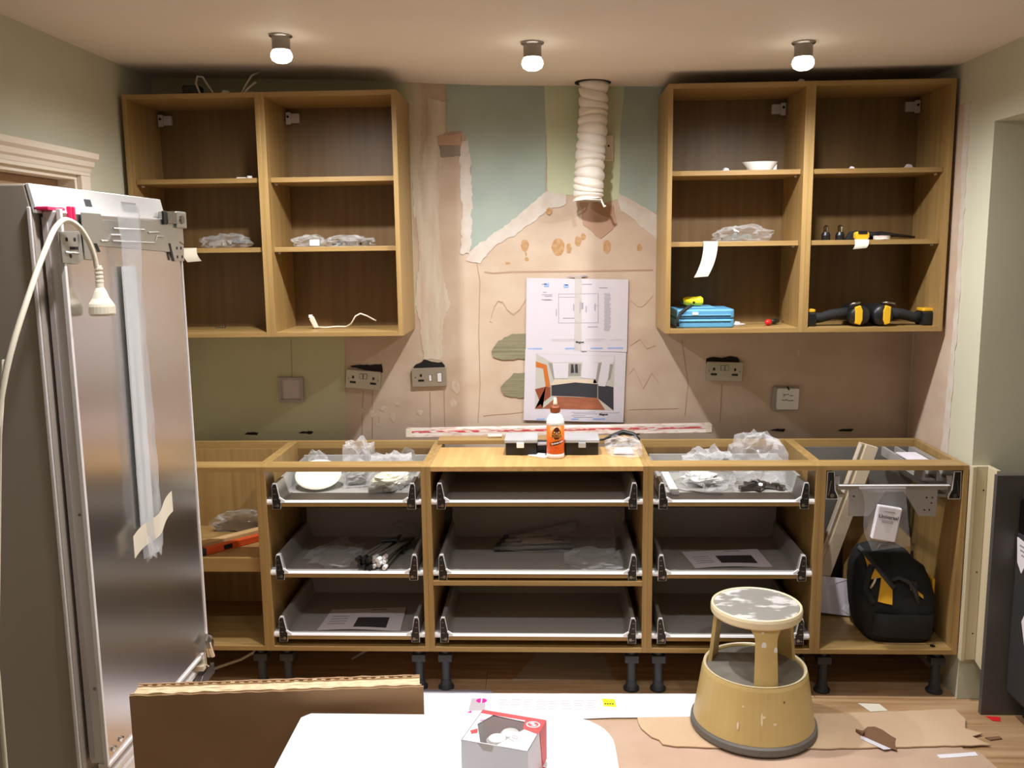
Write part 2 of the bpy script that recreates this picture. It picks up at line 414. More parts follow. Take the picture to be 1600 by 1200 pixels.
wallpatch('adhesive_patch', WP['adh1'], adh_m, .005, .003, .015, 11)
wallpatch('adhesive_patch', WP['adh2'], adh_m, .005, .003, .015, 12)
wallpatch('repair_patch', WP['patch_top'], brownpatch, .0052, .002, .015, 13)
wallpatch('repair_patch', WP['patch_bot'], greypatch, .0052, .002, .015, 14)
for i, (a, b, rx, rz) in enumerate([(0.352, 1.639, 0.016, 0.024), (0.488, 1.632, 0.027, 0.035), (0.532, 1.626, 0.011, 0.021), (0.569, 1.654, 0.013, 0.021), (0.59, 1.672, 0.011, 0.013), (0.686, 1.629, 0.016, 0.027), (0.818, 1.625, 0.011, 0.016), (0.281, 1.569, 0.011, 0.005), (0.36, 1.584, 0.008, 0.008), (.452, 1.776, .012, .014), (.357, 1.605, .004, .01)]):
    wallpatch('rust_stain', ell(a, b, rx, rz), rust_m, .0012 if i != 9 else .0056, .002, .012, 20 + i)
WL = [
[(0.209,1.344),(0.223,1.389),(0.239,1.413),(0.26,1.407),(0.278,1.375),(0.302,1.357),(0.328,1.377),(0.355,1.419)],
[(0.784,1.41),(0.81,1.388),(0.828,1.383),(0.849,1.399),(0.875,1.43)],
[(0.78,1.105),(0.799,1.131),(0.818,1.091),(0.839,1.045),(0.857,1.077),(0.873,1.109),(0.889,1.09),(0.905,1.063)],
[(0.185,1.534),(0.219,1.528),(0.299,1.533),(0.561,1.532),(0.874,1.534)],
[(0.17,0.932),(0.21,0.937),(0.291,0.942),(0.35,0.95)],
[(0.154,1.573),(0.166,1.495),(0.157,1.283),(0.159,1.068),(0.147,0.904)],
[(0.785,1.225),(0.824,1.251),(0.851,1.211),(0.888,1.224)],
[(0.781,0.956),(0.986,0.96)],
[(-0.334,1.044),(-0.343,0.962),(-0.348,0.837)],[(-0.296,1.044),(-0.304,0.837)],[(-0.053,1.037),(-0.054,0.878)],[(0.007,1.042),(0.006,0.878)],
[(-0.632,1.263),(-0.635,1.101)],[(1.164,1.062),(1.159,0.9)],[(0.995,1.25),(1.024,1.063),(1.013,0.928)]]
for i, l in enumerate(WL):
    r = .0034 if i in (0, 3) else .0016
    B = MB()
    P = []
    for a, b in zip(l, l[1:]):
        for k in range(4): P.append((a[0] + (b[0] - a[0]) * k / 4, a[1] + (b[1] - a[1]) * k / 4))
    P.append(l[-1])
    q = [(x, z + r) for x, z in P] + [(x, z - r) for x, z in reversed(P)] if abs(l[0][0] - l[-1][0]) > abs(l[0][1] - l[-1][1]) * .3 else [(x - r, z) for x, z in P] + [(x + r, z) for x, z in reversed(P)]
    B.prism(q, 'y', -.0032 if i == 12 else -.001, .002).build('trowel_mark', line_m, wb)
for j, (x, z) in enumerate([(-.82, .862), (-.585, .866), (.03, .86), (.80, .86), (1.10, .868), (1.40, .868), (1.68, .866)]):
    MB().prism(rough_poly([(x - .035, z - .004), (x + .02, z - .008), (x + .03, z + .004), (x - .02, z + .004)], .002, .01, j), 'y', -.003, .002).build('chipped_hole', hole_m, wb)
for j, (x, z, rx, rz) in enumerate([(-.345, .955, .016, .012), (-.30, .945, .012, .016), (-.25, .965, .018, .010), (-.215, .93, .012, .02), (-.275, .91, .01, .022), (-.19, .985, .008, .008), (.055, 1.06, .02, .03), (.045, .985, .012, .02), (-.10, .95, .01, .012), (.21, 1.33, .008, .006), (1.47, 1.19, .008, .014), (1.02, 1.245, .007, .02)]):
    wallpatch('filler_fleck', ell(x, z, rx, rz, 12), fleck_m, .0012, .005, .012, 70 + j)
# plaster strip on the short right-hand return
pr_ = [(-0.02,2.116),(-0.348,2.121),(-0.376,1.808),(-0.382,1.467),(-0.371,1.208),(-0.36,0.894),(-0.367,0.5),(-0.02,0.5)]
MB().prism(rough_poly(pr_, .003, .04, 41), 'x', XR - .002, XR + .01).build('plaster_strip', plaster, wro)
er = [(-0.348,2.121),(-.392,2.12),(-.405,1.42),(-.394,1.117),(-.385,.822),(-.37,.5),(-.345,.5),(-.33,.83),(-0.35,1.112),(-0.372,1.42),(-.366,1.81)]
MB().prism(rough_poly(er, .006, .03, 42), 'x', XR - .0035, XR + .01).build('filler_edge', scrim_m, wro)
# duct hole ring in the ceiling
MB().lathe([(.071, 0), (.071, -.004)], (.625, -.085, ceil_z(.62) + .0015), 28).build('duct_hole', hole_m, ceil_o)

# ------------------------------------------------------------------ ceiling lights
def ceiling_light(x, y, label, watts=LAMP_W, cone=176):
    z = ceil_z(x)
    t = thing('ceiling_light', label, 'ceiling light', (x, y, z), group='surface spot lights')
    MB().lathe([(.001, 0), (.037, 0), (.037, -.004), (.031, -.008), (.001, -.008)], (0, 0, 0), 24).build('base_plate', dull_steel, t, smooth=False, local=True)
    B = MB().lathe([(.001, -.008), (.0285, -.008), (.0285, -.046), (.001, -.046)], (0, 0, 0), 24)
    B.build('lamp_holder', dull_steel, t, local=True)
    MB().lathe([(.001, -.046), (.0275, -.046), (.033, -.055), (.0345, -.066), (.030, -.077), (.018, -.084), (.001, -.086)], (0, 0, 0), 24).build('bulb', bulb_m, t, smooth=True, local=True)
    l = bpy.data.lights.new('bulb_light', 'SPOT'); l.energy = watts; l.color = (.985, .985, 1.0); l.spot_size = math.radians(cone); l.spot_blend = 1.0; l.shadow_soft_size = .026
    lo = bpy.data.objects.new('bulb_light', l); C.objects.link(lo); lo.parent = t; lo.location = (0, 0, -.09)
    return t
ceiling_light(-.395, -.765, 'lit ceiling spot above the left pair of wall cabinets')
ceiling_light(.402, -.765, 'lit ceiling spot in the middle, in front of the white duct')
ceiling_light(1.252, -.735, 'lit ceiling spot above the right pair of wall cabinets')
for x, lb in ((-.25, 'over the fridge'), (.40, 'over the white table'), (1.25, 'on the alcove side')): ceiling_light(x, -2.05, 'ceiling spot of the second row towards the camera, ' + lb, LAMP2_W, 128)
for x, lb in ((-.1, 'left'), (1.2, 'right')): ceiling_light(x, -4.4, 'added unseen fill spot behind the camera, ' + lb + ' one', REAR_FILL_W, 150)

# ------------------------------------------------------------------ wall cabinets
TK = .018
def wall_cabinet(x0, x1, label, bracket_side):
    yf, yb, z0, z1 = -.313, -.004, 1.303, 2.211
    t = thing('wall_cabinet', label, 'wall cabinet', (x0, yf, z0), group='open oak wall cabinets')
    MB().box(x0, x0 + TK, yf, yb, z0, z1).build('side_panel', oak_v, t, bevel=.001)
    MB().box(x1 - TK, x1, yf, yb, z0, z1).build('side_panel', oak_v, t, bevel=.001)
    a, b = x0 + TK, x1 - TK
    MB().box(a, b, yf, yb, z1 - TK, z1).build('top_panel', oak_h, t, bevel=.001)
    MB().box(a, b, yf, yb, z0, z0 + TK).build('bottom_panel', oak_h, t, bevel=.001)
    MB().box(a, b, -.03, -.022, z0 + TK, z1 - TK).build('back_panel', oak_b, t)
    for zt in (1.904, 1.644):
        s = MB().box(a + .001, b - .001, -.282, -.032, zt - TK, zt).build('shelf', oak_h, t, bevel=.001)
        for xx in (a + .006, b - .006):
            MB().tube([(xx, -.24, zt - TK - .004), (xx, -.225, zt - TK - .004)], .004, 6).build('shelf_pin', white_pl, s)
    xs = a + .004 if bracket_side < 0 else b - .004
    sg = -bracket_side
    B = MB(); B.box(min(xs, xs + sg * .052), max(xs, xs + sg * .052), -.046, -.03, 2.135, 2.172); B.box(min(xs, xs + sg * .02), max(xs, xs + sg * .02), -.056, -.046, 2.128, 2.176)
    h = B.build('hanging_bracket', lilac_pl, t, bevel=.002)
    MB().lathe([(.0005, 0), (.005, 0), (.005, -.002), (.0005, -.002)], (xs + sg * .01, -.0565, 2.158), 10, ax='y').build('screw', hole_m, h)
    return t
wall_cabinet(-1.135, -.617, 'open oak wall cabinet at far left, next to the left wall', -1)
wall_cabinet(-.617, -.108, 'open oak wall cabinet left of the bare plaster, holding a white cable', -1)
wall_cabinet(.887, 1.399, 'open oak wall cabinet with the blue case in its bottom', 1)
wall_cabinet(1.399, 1.913, 'open oak wall cabinet at far right with cordless tools in its bottom', 1)

# ------------------------------------------------------------------ base cabinets
BF, BBK = -.575, -.115
Z0, Z1 = .15, .855
def leg(t, x, y):
    l = MB().lathe([(.001, FZ), (.03, FZ), (.03, FZ + .008), (.022, FZ + .014), (.019, FZ + .035), (.0165, FZ + .04), (.0165, Z0 - .012), (.032, Z0 - .008), (.032, Z0), (.001, Z0)], (x, y, 0), 16).build('leg', leg_pl, t)
    if y < -.4:
        MB().box(x - .026, x + .026, y - .022, y + .02, .092, .122).build('plinth_clip', leg_pl, l, bevel=.003)
    return l
def drawer(t, x0, x1, zl):
    """metal-sided drawer box; zl = level of the base liner"""
    a, b = x0 + TK, x1 - TK
    yf, yb = -.572, -.15
    d = MB().box(a + .054, b - .054, yf, yb, zl - .021, zl - .003).build('drawer', oak_h, t)
    # liner with pale front edge
    MB().box(a + .05, b - .05, yf + .003, yb, zl - .003, zl).build('base_liner', draw_grey, d)
    MB().prism([(yf - .0045, zl - .0045), (yf + .003, zl - .0045), (yf + .003, zl + .003), (yf - .001, zl + .0015)], 'x', a + .052, b - .052).build('front_edge', rail_white, d)
    MB().box(a + .03, b - .03, yb - .014, yb, zl, zl + (.075 if zl > .6 else .125)).build('drawer_back', draw_grey, d)
    for sg, xi in ((1, a), (-1, b)):
        X = lambda q: xi + sg * q
        h = .066
        prof = [(X(.021), zl - .03), (X(.05), zl - .03), (X(.053), zl - .004), (X(.062), zl), (X(.062), zl + .002), (X(.0525), zl + .001), (X(.048), zl + .01), (X(.0385), zl + h), (X(.026), zl + h), (X(.0225), zl + h - .01)]
        MB().prism(prof, 'y', yf + .004, yb).build('side_profile', draw_side, d)
        # open end of the profile: pale outline round a dark core
        MB().prism([(X(.0205), zl - .031), (X(.0505), zl - .031), (X(.054), zl - .003), (X(.049), zl + .01), (X(.039), zl + h + .001), (X(.0255), zl + h + .001), (X(.022), zl + h - .01)], 'y', yf + .0005, yf + .0045).build('profile_rim', rail_white, d)
        MB().prism([(X(.0217), zl - .0298), (X(.0494), zl - .0298), (X(.0528), zl - .003), (X(.0478), zl + .01), (X(.0376), zl + h - .0035), (X(.0267), zl + h - .0035), (X(.0232), zl + h - .0115)], 'y', yf - .001, yf + .0015).build('profile_core', black_pl, d)
        B = MB()
        for zz in (-.02, .006, .026, .046): B.box(min(X(.027), X(.038 - .12 * max(0, zz - .01))), max(X(.027), X(.038 - .12 * max(0, zz - .01))), yf - .0022, yf, zl + zz, zl + zz + .0022)
        B.prism(ell(X(.041), zl - .017, .006, .006, 8), 'y', yf - .0024, yf)
        B.build('profile_ribs', dull_steel, d, kind='stuff')
        MB().prism([(X(.0465), zl + .012), (X(.0505), zl + .0145), (X(.068), zl + .003), (X(.068), zl - .004), (X(.058), zl - .002)], 'y', yf - .0042, yf + .003).build('corner_edge', rail_white, d)
        MB().tube([(X(.0), yf + .012, zl - .006), (X(.021), yf + .012, zl - .006)], .0105, 10).build('roller', rail_white, d)
        MB().box(min(X(0), X(.02)), max(X(0), X(.02)), yf + .02, yb, zl - .014, zl + .008).build('runner', draw_side, d)
    return d
def base_cabinet(x0, x1, label, drawers=(), back=back_grey, rails=True):
    t = thing('base_cabinet', label, 'base cabinet', (x0, BF, Z0), group='open oak base cabinets')
    MB().box(x0, x0 + TK, BF, BBK, Z0, Z1).build('side_panel', oak_v, t, bevel=.001)
    MB().box(x1 - TK, x1, BF, BBK, Z0, Z1).build('side_panel', oak_v, t, bevel=.001)
    a, b = x0 + TK, x1 - TK
    MB().box(a, b, BF, BBK - .02, Z0, Z0 + TK).build('bottom_panel', oak_h, t, bevel=.001)
    MB().box(a, b, BBK - .028, BBK - .02, Z0 + TK, Z1 - .03).build('back_panel', back, t)
    if rails:
        MB().box(a, b, BF, BF + .09, Z1 - TK, Z1).build('front_rail', oak_h, t, bevel=.001)
        MB().box(a, b, BBK - .02, BBK, Z1 - .03, Z1).build('rear_rail', oak_h, t, bevel=.001)
    for lx in (x0 + .05, x1 - .05):
        for ly in (-.52, -.17): leg(t, lx, ly)
    for zl in drawers: drawer(t, x0, x1, zl)
    return t
DZ = (.727, .457, .216)
u1 = base_cabinet(-1.104, -.604, 'open oak base cabinet with one shelf, behind the fridge', back=oak_v)
MB().box(-1.086, -.622, -.54, -.145, .481, .499).build('shelf', oak_h, u1, bevel=.001)
u1s = MB().box(-1.086, -.622, -.54, -.522, .445, .481).build('shelf_front', oak_h, u1, bevel=.001)
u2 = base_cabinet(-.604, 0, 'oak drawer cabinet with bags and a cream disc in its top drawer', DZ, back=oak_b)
u3 = base_cabinet(0, .8, 'wide oak drawer cabinet in the middle, with a board top', DZ, rails=False)
MB().box(TK, .8 - TK, BF, -.257, Z1 - TK, Z1).build('top_panel', oak_y, u3, bevel=.001)
MB().box(0.0, .8, -.205, -.115, Z1 + .001, Z1 + .017).build('rear_board', oak_h, u3, bevel=.001)
MB().box(TK, .8 - TK, -.275, -.19, Z1 - .045, Z1 - .027).build('gap_light_stop', oak_h, u3)  # added strip under the gap, stops lamp light reaching the drawer back
MB().box(TK, .8 - TK, BF, -.15, .407, .425).build('middle_rail', oak_h, u3, bevel=.001)
for x in (.056, .745): 
    MB().prism(ell(x, -.548, .008, .004, 10), 'z', Z1, Z1 + .0006).build('cam_hole', brownpink_m, u3)
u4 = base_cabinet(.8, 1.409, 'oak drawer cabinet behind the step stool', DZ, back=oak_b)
u5 = base_cabinet(1.409, 1.921, 'open oak base cabinet at far right, holding the black tool bag')
# pull-out frame of the last cabinet
a, b = 1.427, 1.903
P = MB().prism([(1.472, .783), (1.858, .783), (1.858, .764), (1.822, .764), (1.822, .667), (1.761, .667), (1.705, .757), (1.64, .757), (1.586, .667), (1.516, .667), (1.512, .764), (1.472, .764)], 'y', -.562, -.558).build('pullout_plate', plate_grey, u5)
MB().box(1.472, 1.858, -.58, -.558, .782, .784).build('plate_lip', rail_white, P)
for k, (xx, zz) in enumerate([(1.785, .735), (1.805, .735), (1.803, .715), (1.78, .69), (1.797, .69), (1.53, .74)]):
    MB().lathe([(.0005, 0), (.003, 0), (.003, -.001), (.0005, -.001)], (xx, -.562, zz), 8, ax='y').build('screw_hole', hole_m, P)
for sg, xi in ((1, a), (-1, b)):
    X = lambda q: xi + sg * q
    pr1 = MB().prism([(X(.004), .733), (X(.044), .733), (X(.044), .742), (X(.034), .765), (X(.028), .83), (X(.006), .83)], 'y', -.566, -.16).build('side_profile', draw_side, u5)
    MB().prism([(X(.003), .731), (X(.046), .731), (X(.046), .744), (X(.035), .767), (X(.03), .832), (X(.005), .832)], 'y', -.569, -.566).build('profile_rim', rail_white, pr1)
    MB().prism([(X(.0055), .734), (X(.043), .734), (X(.043), .742), (X(.032), .766), (X(.0275), .8295), (X(.0075), .8295)], 'y', -.5705, -.5685).build('profile_core', black_pl, pr1)
    B = MB().prism([(X(.012), .745), (X(.02), .80), (X(.017), .80), (X(.009), .745)], 'y', -.572, -.570); B.prism(ell(X(.024), .745, .007, .007, 8), 'y', -.573, -.570)
    B.build('profile_ribs', dull_steel, pr1, kind='stuff')
    MB().box(min(X(.046), X(.075)), max(X(.046), X(.075)), -.555, -.16, .735, .745).build('cross_bar', steel, pr1)
    MB().box(min(X(.034), X(.05)), max(X(.034), X(.05)), -.566, -.553, .785, .815).build('front_clip', plate_grey, pr1)

# ------------------------------------------------------------------ things on the back wall
def double_socket(cx, cz, tilt, label, kind=0):
    t = thing('wall_socket', label, 'wall socket', (cx, -.004, cz), (0, tilt, 0))
    B = MB().prism(rrect(-.0725, .0725, -.0385, .0385, .004, 3), 'y', -.012, 0); B.build('face_plate', brushed, t, local=True, bevel=.0015)
    def sock(x):
        for (px, pz, wx, wz) in ((x, .008, .009, .011), (x, -.0135, .025, .009)):
            MB().box(px - wx / 2, px + wx / 2, -.0128, -.0118, pz - wz / 2, pz + wz / 2).build('pin_slot', black_pl, t, local=True)
    def switch(x, wx, wz, z=.012):
        s = MB().box(x - wx / 2, x + wx / 2, -.0128, -.0118, z - wz / 2, z + wz / 2).build('switch_rim', black_pl, t, local=True)
        MB().box(x - wx / 2 + .0017, x + wx / 2 - .0017, -.0155, -.0126, z - wz / 2 + .0017, z + wz / 2 - .0017).build('rocker', brushed if kind == 0 else white_pl, s, local=True)
    if kind == 0:
        sock(-.043); sock(.043); switch(-.0085, .0155, .023, .014); switch(.0085, .0155, .023, .014)
        for x in (-.063, .063): MB().lathe([(.0005, 0), (.0035, 0), (.0035, -.0012), (.0005, -.0012)], (x, -.012, 0), 10, ax='y').build('screw', dull_steel, t, local=True)
    else:
        sock(-.035); switch(.004, .013, .028, -.004); switch(.043, .02, .04, -.002)
        for x in (.004, .043): MB().box(x - .006, x + .006, -.0126, -.0118, -.031, -.0295).build('engraving', ink_grey, t, local=True)
        MB().lathe([(.0005, 0), (.0035, 0), (.0035, -.0012), (.0005, -.0012)], (-.058, -.012, 0), 10, ax='y').build('screw', dull_steel, t, local=True)
    return t
double_socket(-.331, 1.092, math.radians(5), 'tilted double socket at the edge of the green paint, below the left cabinets')
double_socket(-.052, 1.101, math.radians(-1.5), 'brushed cooker switch plate with one socket, under the filler strip', 1)
double_socket(1.17, 1.117, math.radians(2), 'brushed double socket below the cabinet with the blue case')
HL = {'a': [(-0.382,1.151),(-.33,1.153),(-0.252,1.155),(-0.25,1.12),(-0.312,1.131),(-0.385,1.143)], 'b': [(-0.12,1.135),(-0.12,1.146),(-0.095,1.159),(-0.073,1.172),(-0.041,1.164),(-0.001,1.161),(0.012,1.147),(.012,1.135)], 'c': [(1.098,1.15),(1.098,1.169),(1.127,1.177),(1.161,1.171),(1.193,1.176),(1.224,1.174),(1.238,1.15)]}
for k, l in HL.items(): MB().prism(rough_poly(l, .002, .012, 50 + ord(k)), 'y', -.0035, .002).build('cut_hole', hole_m, wb)
t = thing('back_box', 'empty grey framed wall box on the green paint under the left cabinets', 'wall box', (-.64, -.003, 1.05), (0, math.radians(1), 0))
MB().prism(rrect(-.05, .05, -.05, .05, .003, 2), 'y', -.003, 0).build('plaster_infill', lilac_pl, t, local=True)
for (x0, x1, z0, z1) in ((-.053, .053, .042, .053), (-.053, .053, -.053, -.042), (-.053, -.042, -.042, .042), (.042, .053, -.042, .042)):
    MB().box(x0, x1, -.012, -.002, z0, z1).build('frame_side', plate_grey, t, local=True, bevel=.001)
t = thing('data_box', 'white square wall box with writing, right of the double socket', 'wall box', (1.428, -.003, 1.0), (0, math.radians(1), 0))
MB().prism(rrect(-.056, .05, -.05, .05, .004, 3), 'y', -.008, 0).build('surround', plate_grey, t, local=True, bevel=.001)
MB().prism(rrect(-.042, .048, -.044, .044, .006, 3), 'y', -.016, -.006).build('cover', white_pl, t, local=True, bevel=.002)
B = MB()
for i, (x0, x1, z) in enumerate([(-.018, -.006, .016), (-.004, .006, .018), (.01, .024, .013), (-.022, .002, -.006), (.004, .026, -.008), (-.018, -.01, .01)]): B.prism(rough_poly([(x0, z), (x1, z + .001), (x1, z + .004), (x0, z + .003)], .0008, .004, i), 'y', -.0164, -.0158)
B.build('writing', ink_dark, t, local=True)
MB().tube([(0, -.012, .052), (.002, -.015, .045), (.006, -.018, .038)], .003, 6).build('cable_stub', black_pl, t, local=True)
# white outlet beside the duct
t = thing('fused_outlet', 'small white outlet plate half hidden behind the flexible duct', 'outlet', (.683, -.002, 2.02))
MB().prism(rrect(-.03, .027, -.05, .05, .004, 3), 'y', -.012, 0).build('face_plate', white_wood, t, local=True, bevel=.002)
for z in (.008,): MB().lathe([(.0005, 0), (.004, 0), (.004, -.0012), (.0005, -.0012)], (.008, -.012, z), 10, ax='y').build('screw', hole_m, t, local=True)
# flexible duct
t = thing('flexible_duct', 'white flexible ventilation duct hanging from a hole in the ceiling', 'duct', (.62, -.085, 1.80))
NS, NR = 30, 230
pts = [(.628, -.085, 2.262), (.627, -.085, 2.15), (.622, -.085, 2.06), (.613, -.085, 1.96), (.608, -.086, 1.88), (.606, -.088, 1.815)]
def path(u):
    f = u * (len(pts) - 1); i = min(int(f), len(pts) - 2); k = f - i
    return Vector(pts[i]).lerp(Vector(pts[i + 1]), k)
vs = []
for i in range(NR + 1):
    u = i / NR; p = path(u)
    for k in range(NS):
        a = 2 * PI * k / NS
        pitch = 14.5 + .5 * math.sin(u * 5)
        ph = (u * pitch - k / NS) % 1.0
        sag = .0125 * (abs(math.sin(PI * ph)) ** .4) + .004 * mnoise.noise(Vector((u * 22, math.cos(a) * 1.4, math.sin(a) * 1.4)))
        R = .0455 + sag + .003 * u
        tilt = .012 * math.sin(a - .6) * math.sin(u * 17) + .03 * (1 if u > .97 else 0) * math.sin(a) * (u - .97) * 12
        vs.append((p.x + R * math.cos(a), p.y + R * math.sin(a), p.z + tilt))
fs = [(i * NS + k, i * NS + (k + 1) % NS, (i + 1) * NS + (k + 1) % NS, (i + 1) * NS + k) for i in range(NR) for k in range(NS)]
MB().add(vs, fs).build('hose', duct_m, t, smooth=True)
MB().lathe([(.001, 1.835), (.05, 1.835), (.05, 1.834), (.001, 1.834)], (.606, -.087, 0), 24).build('dark_inside', hole_m, t)
MB().tube([(.652, -.11, 1.82), (.662, -.115, 1.80), (.668, -.118, 1.785), (.674, -.12, 1.79)], .004, 6).build('wire_end', duct_m, t, smooth=True)
MB().tube([(.606 + .056 * math.cos(a), -.088 + .056 * math.sin(a), 1.812) for a in [2 * PI * k / 24 for k in range(24)]], .0028, 6, closed=True).build('end_wire', duct_m, t, smooth=True)
# two drawings taped to the plaster
def pquad(B, poly, m, lay): B.prism(poly, 'y', -.0012 - lay * .0003, -.0008, m)
t = thing('plan_drawing', 'printed floor plan sheet taped to the plaster, upper of two', 'sheet', (.56, -.0055, 1.36))
S1 = [(0.359, 1.508), (0.775, 1.497), (0.77, 1.199), (0.352, 1.213)]
def ypl(poly, y0, y1): return MB().prism(poly, 'y', y0, y1)
ypl(S1, -.0075, -.006).build('sheet', poster_p, t)
B = MB()
def bx(B, x0, x1, z0, z1, m=0, y=-.0082): B.box(x0, x1, y, -.0074, z0, z1, m)
for (x0, x1, z0, z1) in ((.488, .652, 1.4405, 1.442), (.488, .49, 1.322, 1.441), (.6505, .6525, 1.322, 1.441), (.488, .652, 1.321, 1.3225), (.49, .57, 1.427, 1.4285)): bx(B, x0, x1, z0, z1)
for (x0, x1, z0, z1) in ((.549, .553, 1.372, 1.40), (.58, .59, 1.378, 1.405), (.60, .604, 1.365, 1.39), (.575, .578, 1.36, 1.41), (.636, .64, 1.37, 1.40), (.478, .481, 1.35, 1.38), (.64, .65, 1.39, 1.3915)): bx(B, x0, x1, z0, z1)
B.build('plan_lines', ink_grey, t)
B = MB(); r2 = random.Random(3)
for i in range(26): bx(B, .677 if i % 3 else .674, r2.uniform(.697, .706), 1.438 - i * .006, 1.4405 - i * .006)
for (x0, x1, z) in ((.425, .44, 1.447), (.42, .463, 1.437), (.432, .463, 1.431), (.418, .455, 1.417), (.43, .463, 1.415), (.655, .69, 1.463), (.608, .65, 1.303), (.506, .555, 1.34), (.42, .44, 1.48), (.515, .527, 1.476), (.585, .625, 1.478)): bx(B, x0, x1, z, z + .003)
B.build('small_print', ink_grey, t, kind='stuff')
B = MB()
for (x0, x1, z) in ((.46, .565, 1.253), (.60, .68, 1.253), (.70, .755, 1.25), (.46, .56, 1.247), (.60, .665, 1.246)): bx(B, x0, x1, z, z + .002)
for (x0, x1) in ((.36, .42), (.515, .56), (.62, .67), (.69, .755)): bx(B, x0, x1, 1.213, 1.219, 1)
for (x0, x1, z) in ((.43, .45, 1.47), (.51, .53, 1.465)): bx(B, x0, x1, z, z + .016, 1)
B.build('title_block', [ink_faint, ink_blue], t)
B = MB(); text_mesh('Magnet', .0115, Matrix.Translation((.576, -.0082, 1.2415)) @ Matrix.Rotation(PI / 2, 4, 'X'), B, bold=.0004)
B.build('lettering', ink_dark, t)
B = MB().prism([(.52, 1.506), (.545, 1.511), (.605, 1.512), (.607, 1.518), (.59, 1.517), (.575, 1.513), (.535, 1.514)], 'y', -.010, -.0075); B.build('tape_curl', ink_grey, t)
ypl([(.556, 1.515), (.584, 1.514), (.582, 1.20), (.552, 1.20)], -.0084, -.0076).build('tape', film('tape_film', tint=(240, 232, 220), opac=.25, dens=.35, rough=.3), t)
t = thing('kitchen_picture', 'printed colour picture of a kitchen taped up below the floor plan', 'sheet', (.55, -.0055, 1.05))
S2 = [(0.35, 1.214), (0.767, 1.197), (0.757, 0.903), (0.34, 0.915)]
ypl(S2, -.0085, -.007).build('sheet', poster_p, t)
B = MB()
def pq(poly, m, l): B.prism(poly, 'y', -.0090 - l * .0004, -.0084, m)
pq([(.395, 1.197), (.72, 1.184), (.715, .954), (.387, .964)], 0, 0)
pq([(0.396,1.195), (0.719,1.182), (0.716,1.156), (0.459,1.158)], 6, 1)
pq([(0.393,1.163), (0.438,1.148), (0.453,1.057), (0.434,1.057), (0.423,1.133), (0.393,1.139)], 1, 1)
pq([(0.456,1.062), (0.556,1.074), (0.648,1.066), (0.715,1.053), (0.716,0.954), (0.648,1.008), (0.556,1.014), (0.456,1.018)], 4, 1)
pq([(0.42,0.964), (0.481,1.015), (0.648,1.008), (0.681,0.957)], 3, 1)
pq([(0.389,1.046), (0.434,1.057), (0.453,1.055), (0.453,1.015), (0.388,0.964), (.42, .964)], 2, 2)
pq([(.445, 1.157), (.462, 1.156), (.47, 1.091), (.466, 1.085)], 5, 2)
pq([(0.462,1.156), (0.529,1.155), (0.526,1.091), (0.47,1.091)], 6, 3)
pq([(0.587,1.16), (0.652,1.154), (0.642,1.087), (0.581,1.093)], 6, 3)
pq([(0.529,1.153), (0.581,1.151), (0.578,1.102), (0.528,1.102)], 5, 2)
pq([(.54, 1.15), (.548, 1.15), (.552, 1.115), (.538, 1.112)], 4, 3); pq([(.556, 1.15), (.566, 1.15), (.568, 1.112), (.556, 1.115)], 4, 3)
pq([(0.667,1.16), (0.714,1.154), (0.681,1.056), (0.648,1.059)], 6, 3)
pq([(.652, 1.154), (.667, 1.158), (.65, 1.07), (.63, 1.07)], 5, 2); pq([(.70, 1.15), (.712, 1.15), (.70, 1.085), (.692, 1.085)], 5, 4)
pq([(.456, 1.062), (.47, 1.085), (.64, 1.085), (.648, 1.066), (.556, 1.074)], 7, 2)
pq([(.453, 1.055), (.458, 1.062), (.458, 1.018), (.453, 1.015)], 5, 3); pq([(.648, 1.066), (.652, 1.066), (.652, 1.005), (.648, 1.008)], 5, 3)
B.build('printed_picture', [pr_pale, pr_orange, pr_red, pr_floor, pr_dark, pr_mid, poster_p, mat('print_beige', (214, 196, 172), .7)], t)
B = MB()
for (x0, x1, z) in ((.54, .64, .947), (.55, .65, .940), (.54, .60, .932), (.66, .74, .944), (.55, .63, .925)): bx(B, x0, x1, z, z + .002, 0, -.0092)
for (x0, x1) in ((.395, .43), (.54, .57), (.63, .68)): bx(B, x0, x1, .916, .922, 1, -.0092)
B.build('title_block', [ink_grey, ink_blue], t)
B = MB(); text_mesh('Magnet', .0125, Matrix.Translation((.674, -.0092, .938)) @ Matrix.Rotation(PI / 2, 4, 'X'), B, bold=.0004)
text_mesh('Magnet', .008, Matrix.Translation((.592, -.0092, 1.203)) @ Matrix.Rotation(PI / 2, 4, 'X'), B)
B.build('lettering', ink_dark, t)

# ------------------------------------------------------------------ things in and on the wall cabinets
def bag(name, label, c, size, seed, zmin, film_m=clear, group=None, amp=.42, cat='bag', nu=26, nv=13, lim=None):
    t = thing(name, label, cat, (c[0], c[1], zmin), group=group)
    MB().crumple(c, size, seed, amp=amp, zmin=zmin + .0006, nu=nu, nv=nv, lim=lim).build('film', film_m, t)
    return t
def hinge_shape(B, c, s, ang, m=0):
    M = Matrix.Translation(c) @ Matrix.Rotation(ang, 4, 'Z')
    b = MB(); b.box(-.03 * s, .012 * s, -.009 * s, .009 * s, 0, .012 * s); b.lathe([(.001, 0), (.0175 * s, 0), (.0175 * s, .011 * s), (.001, .011 * s)], (.028 * s, 0, 0), 14); b.prism([(-.01 * s, .012 * s), (.03 * s, .012 * s), (.02 * s, .02 * s), (-.005 * s, .018 * s)], 'y', -.006 * s, .006 * s)
    b.xf(M); B.add(b.v, b.f, m); return B
s2 = 1.6445
t = bag('fittings_bag', 'clear bag with two chrome hinges on the far left cabinet shelf', (-.815, -.20, s2 + .022), (.085, .05, .03), 1, s2, lim=(-0.93, -0.65, -0.275, -0.05))
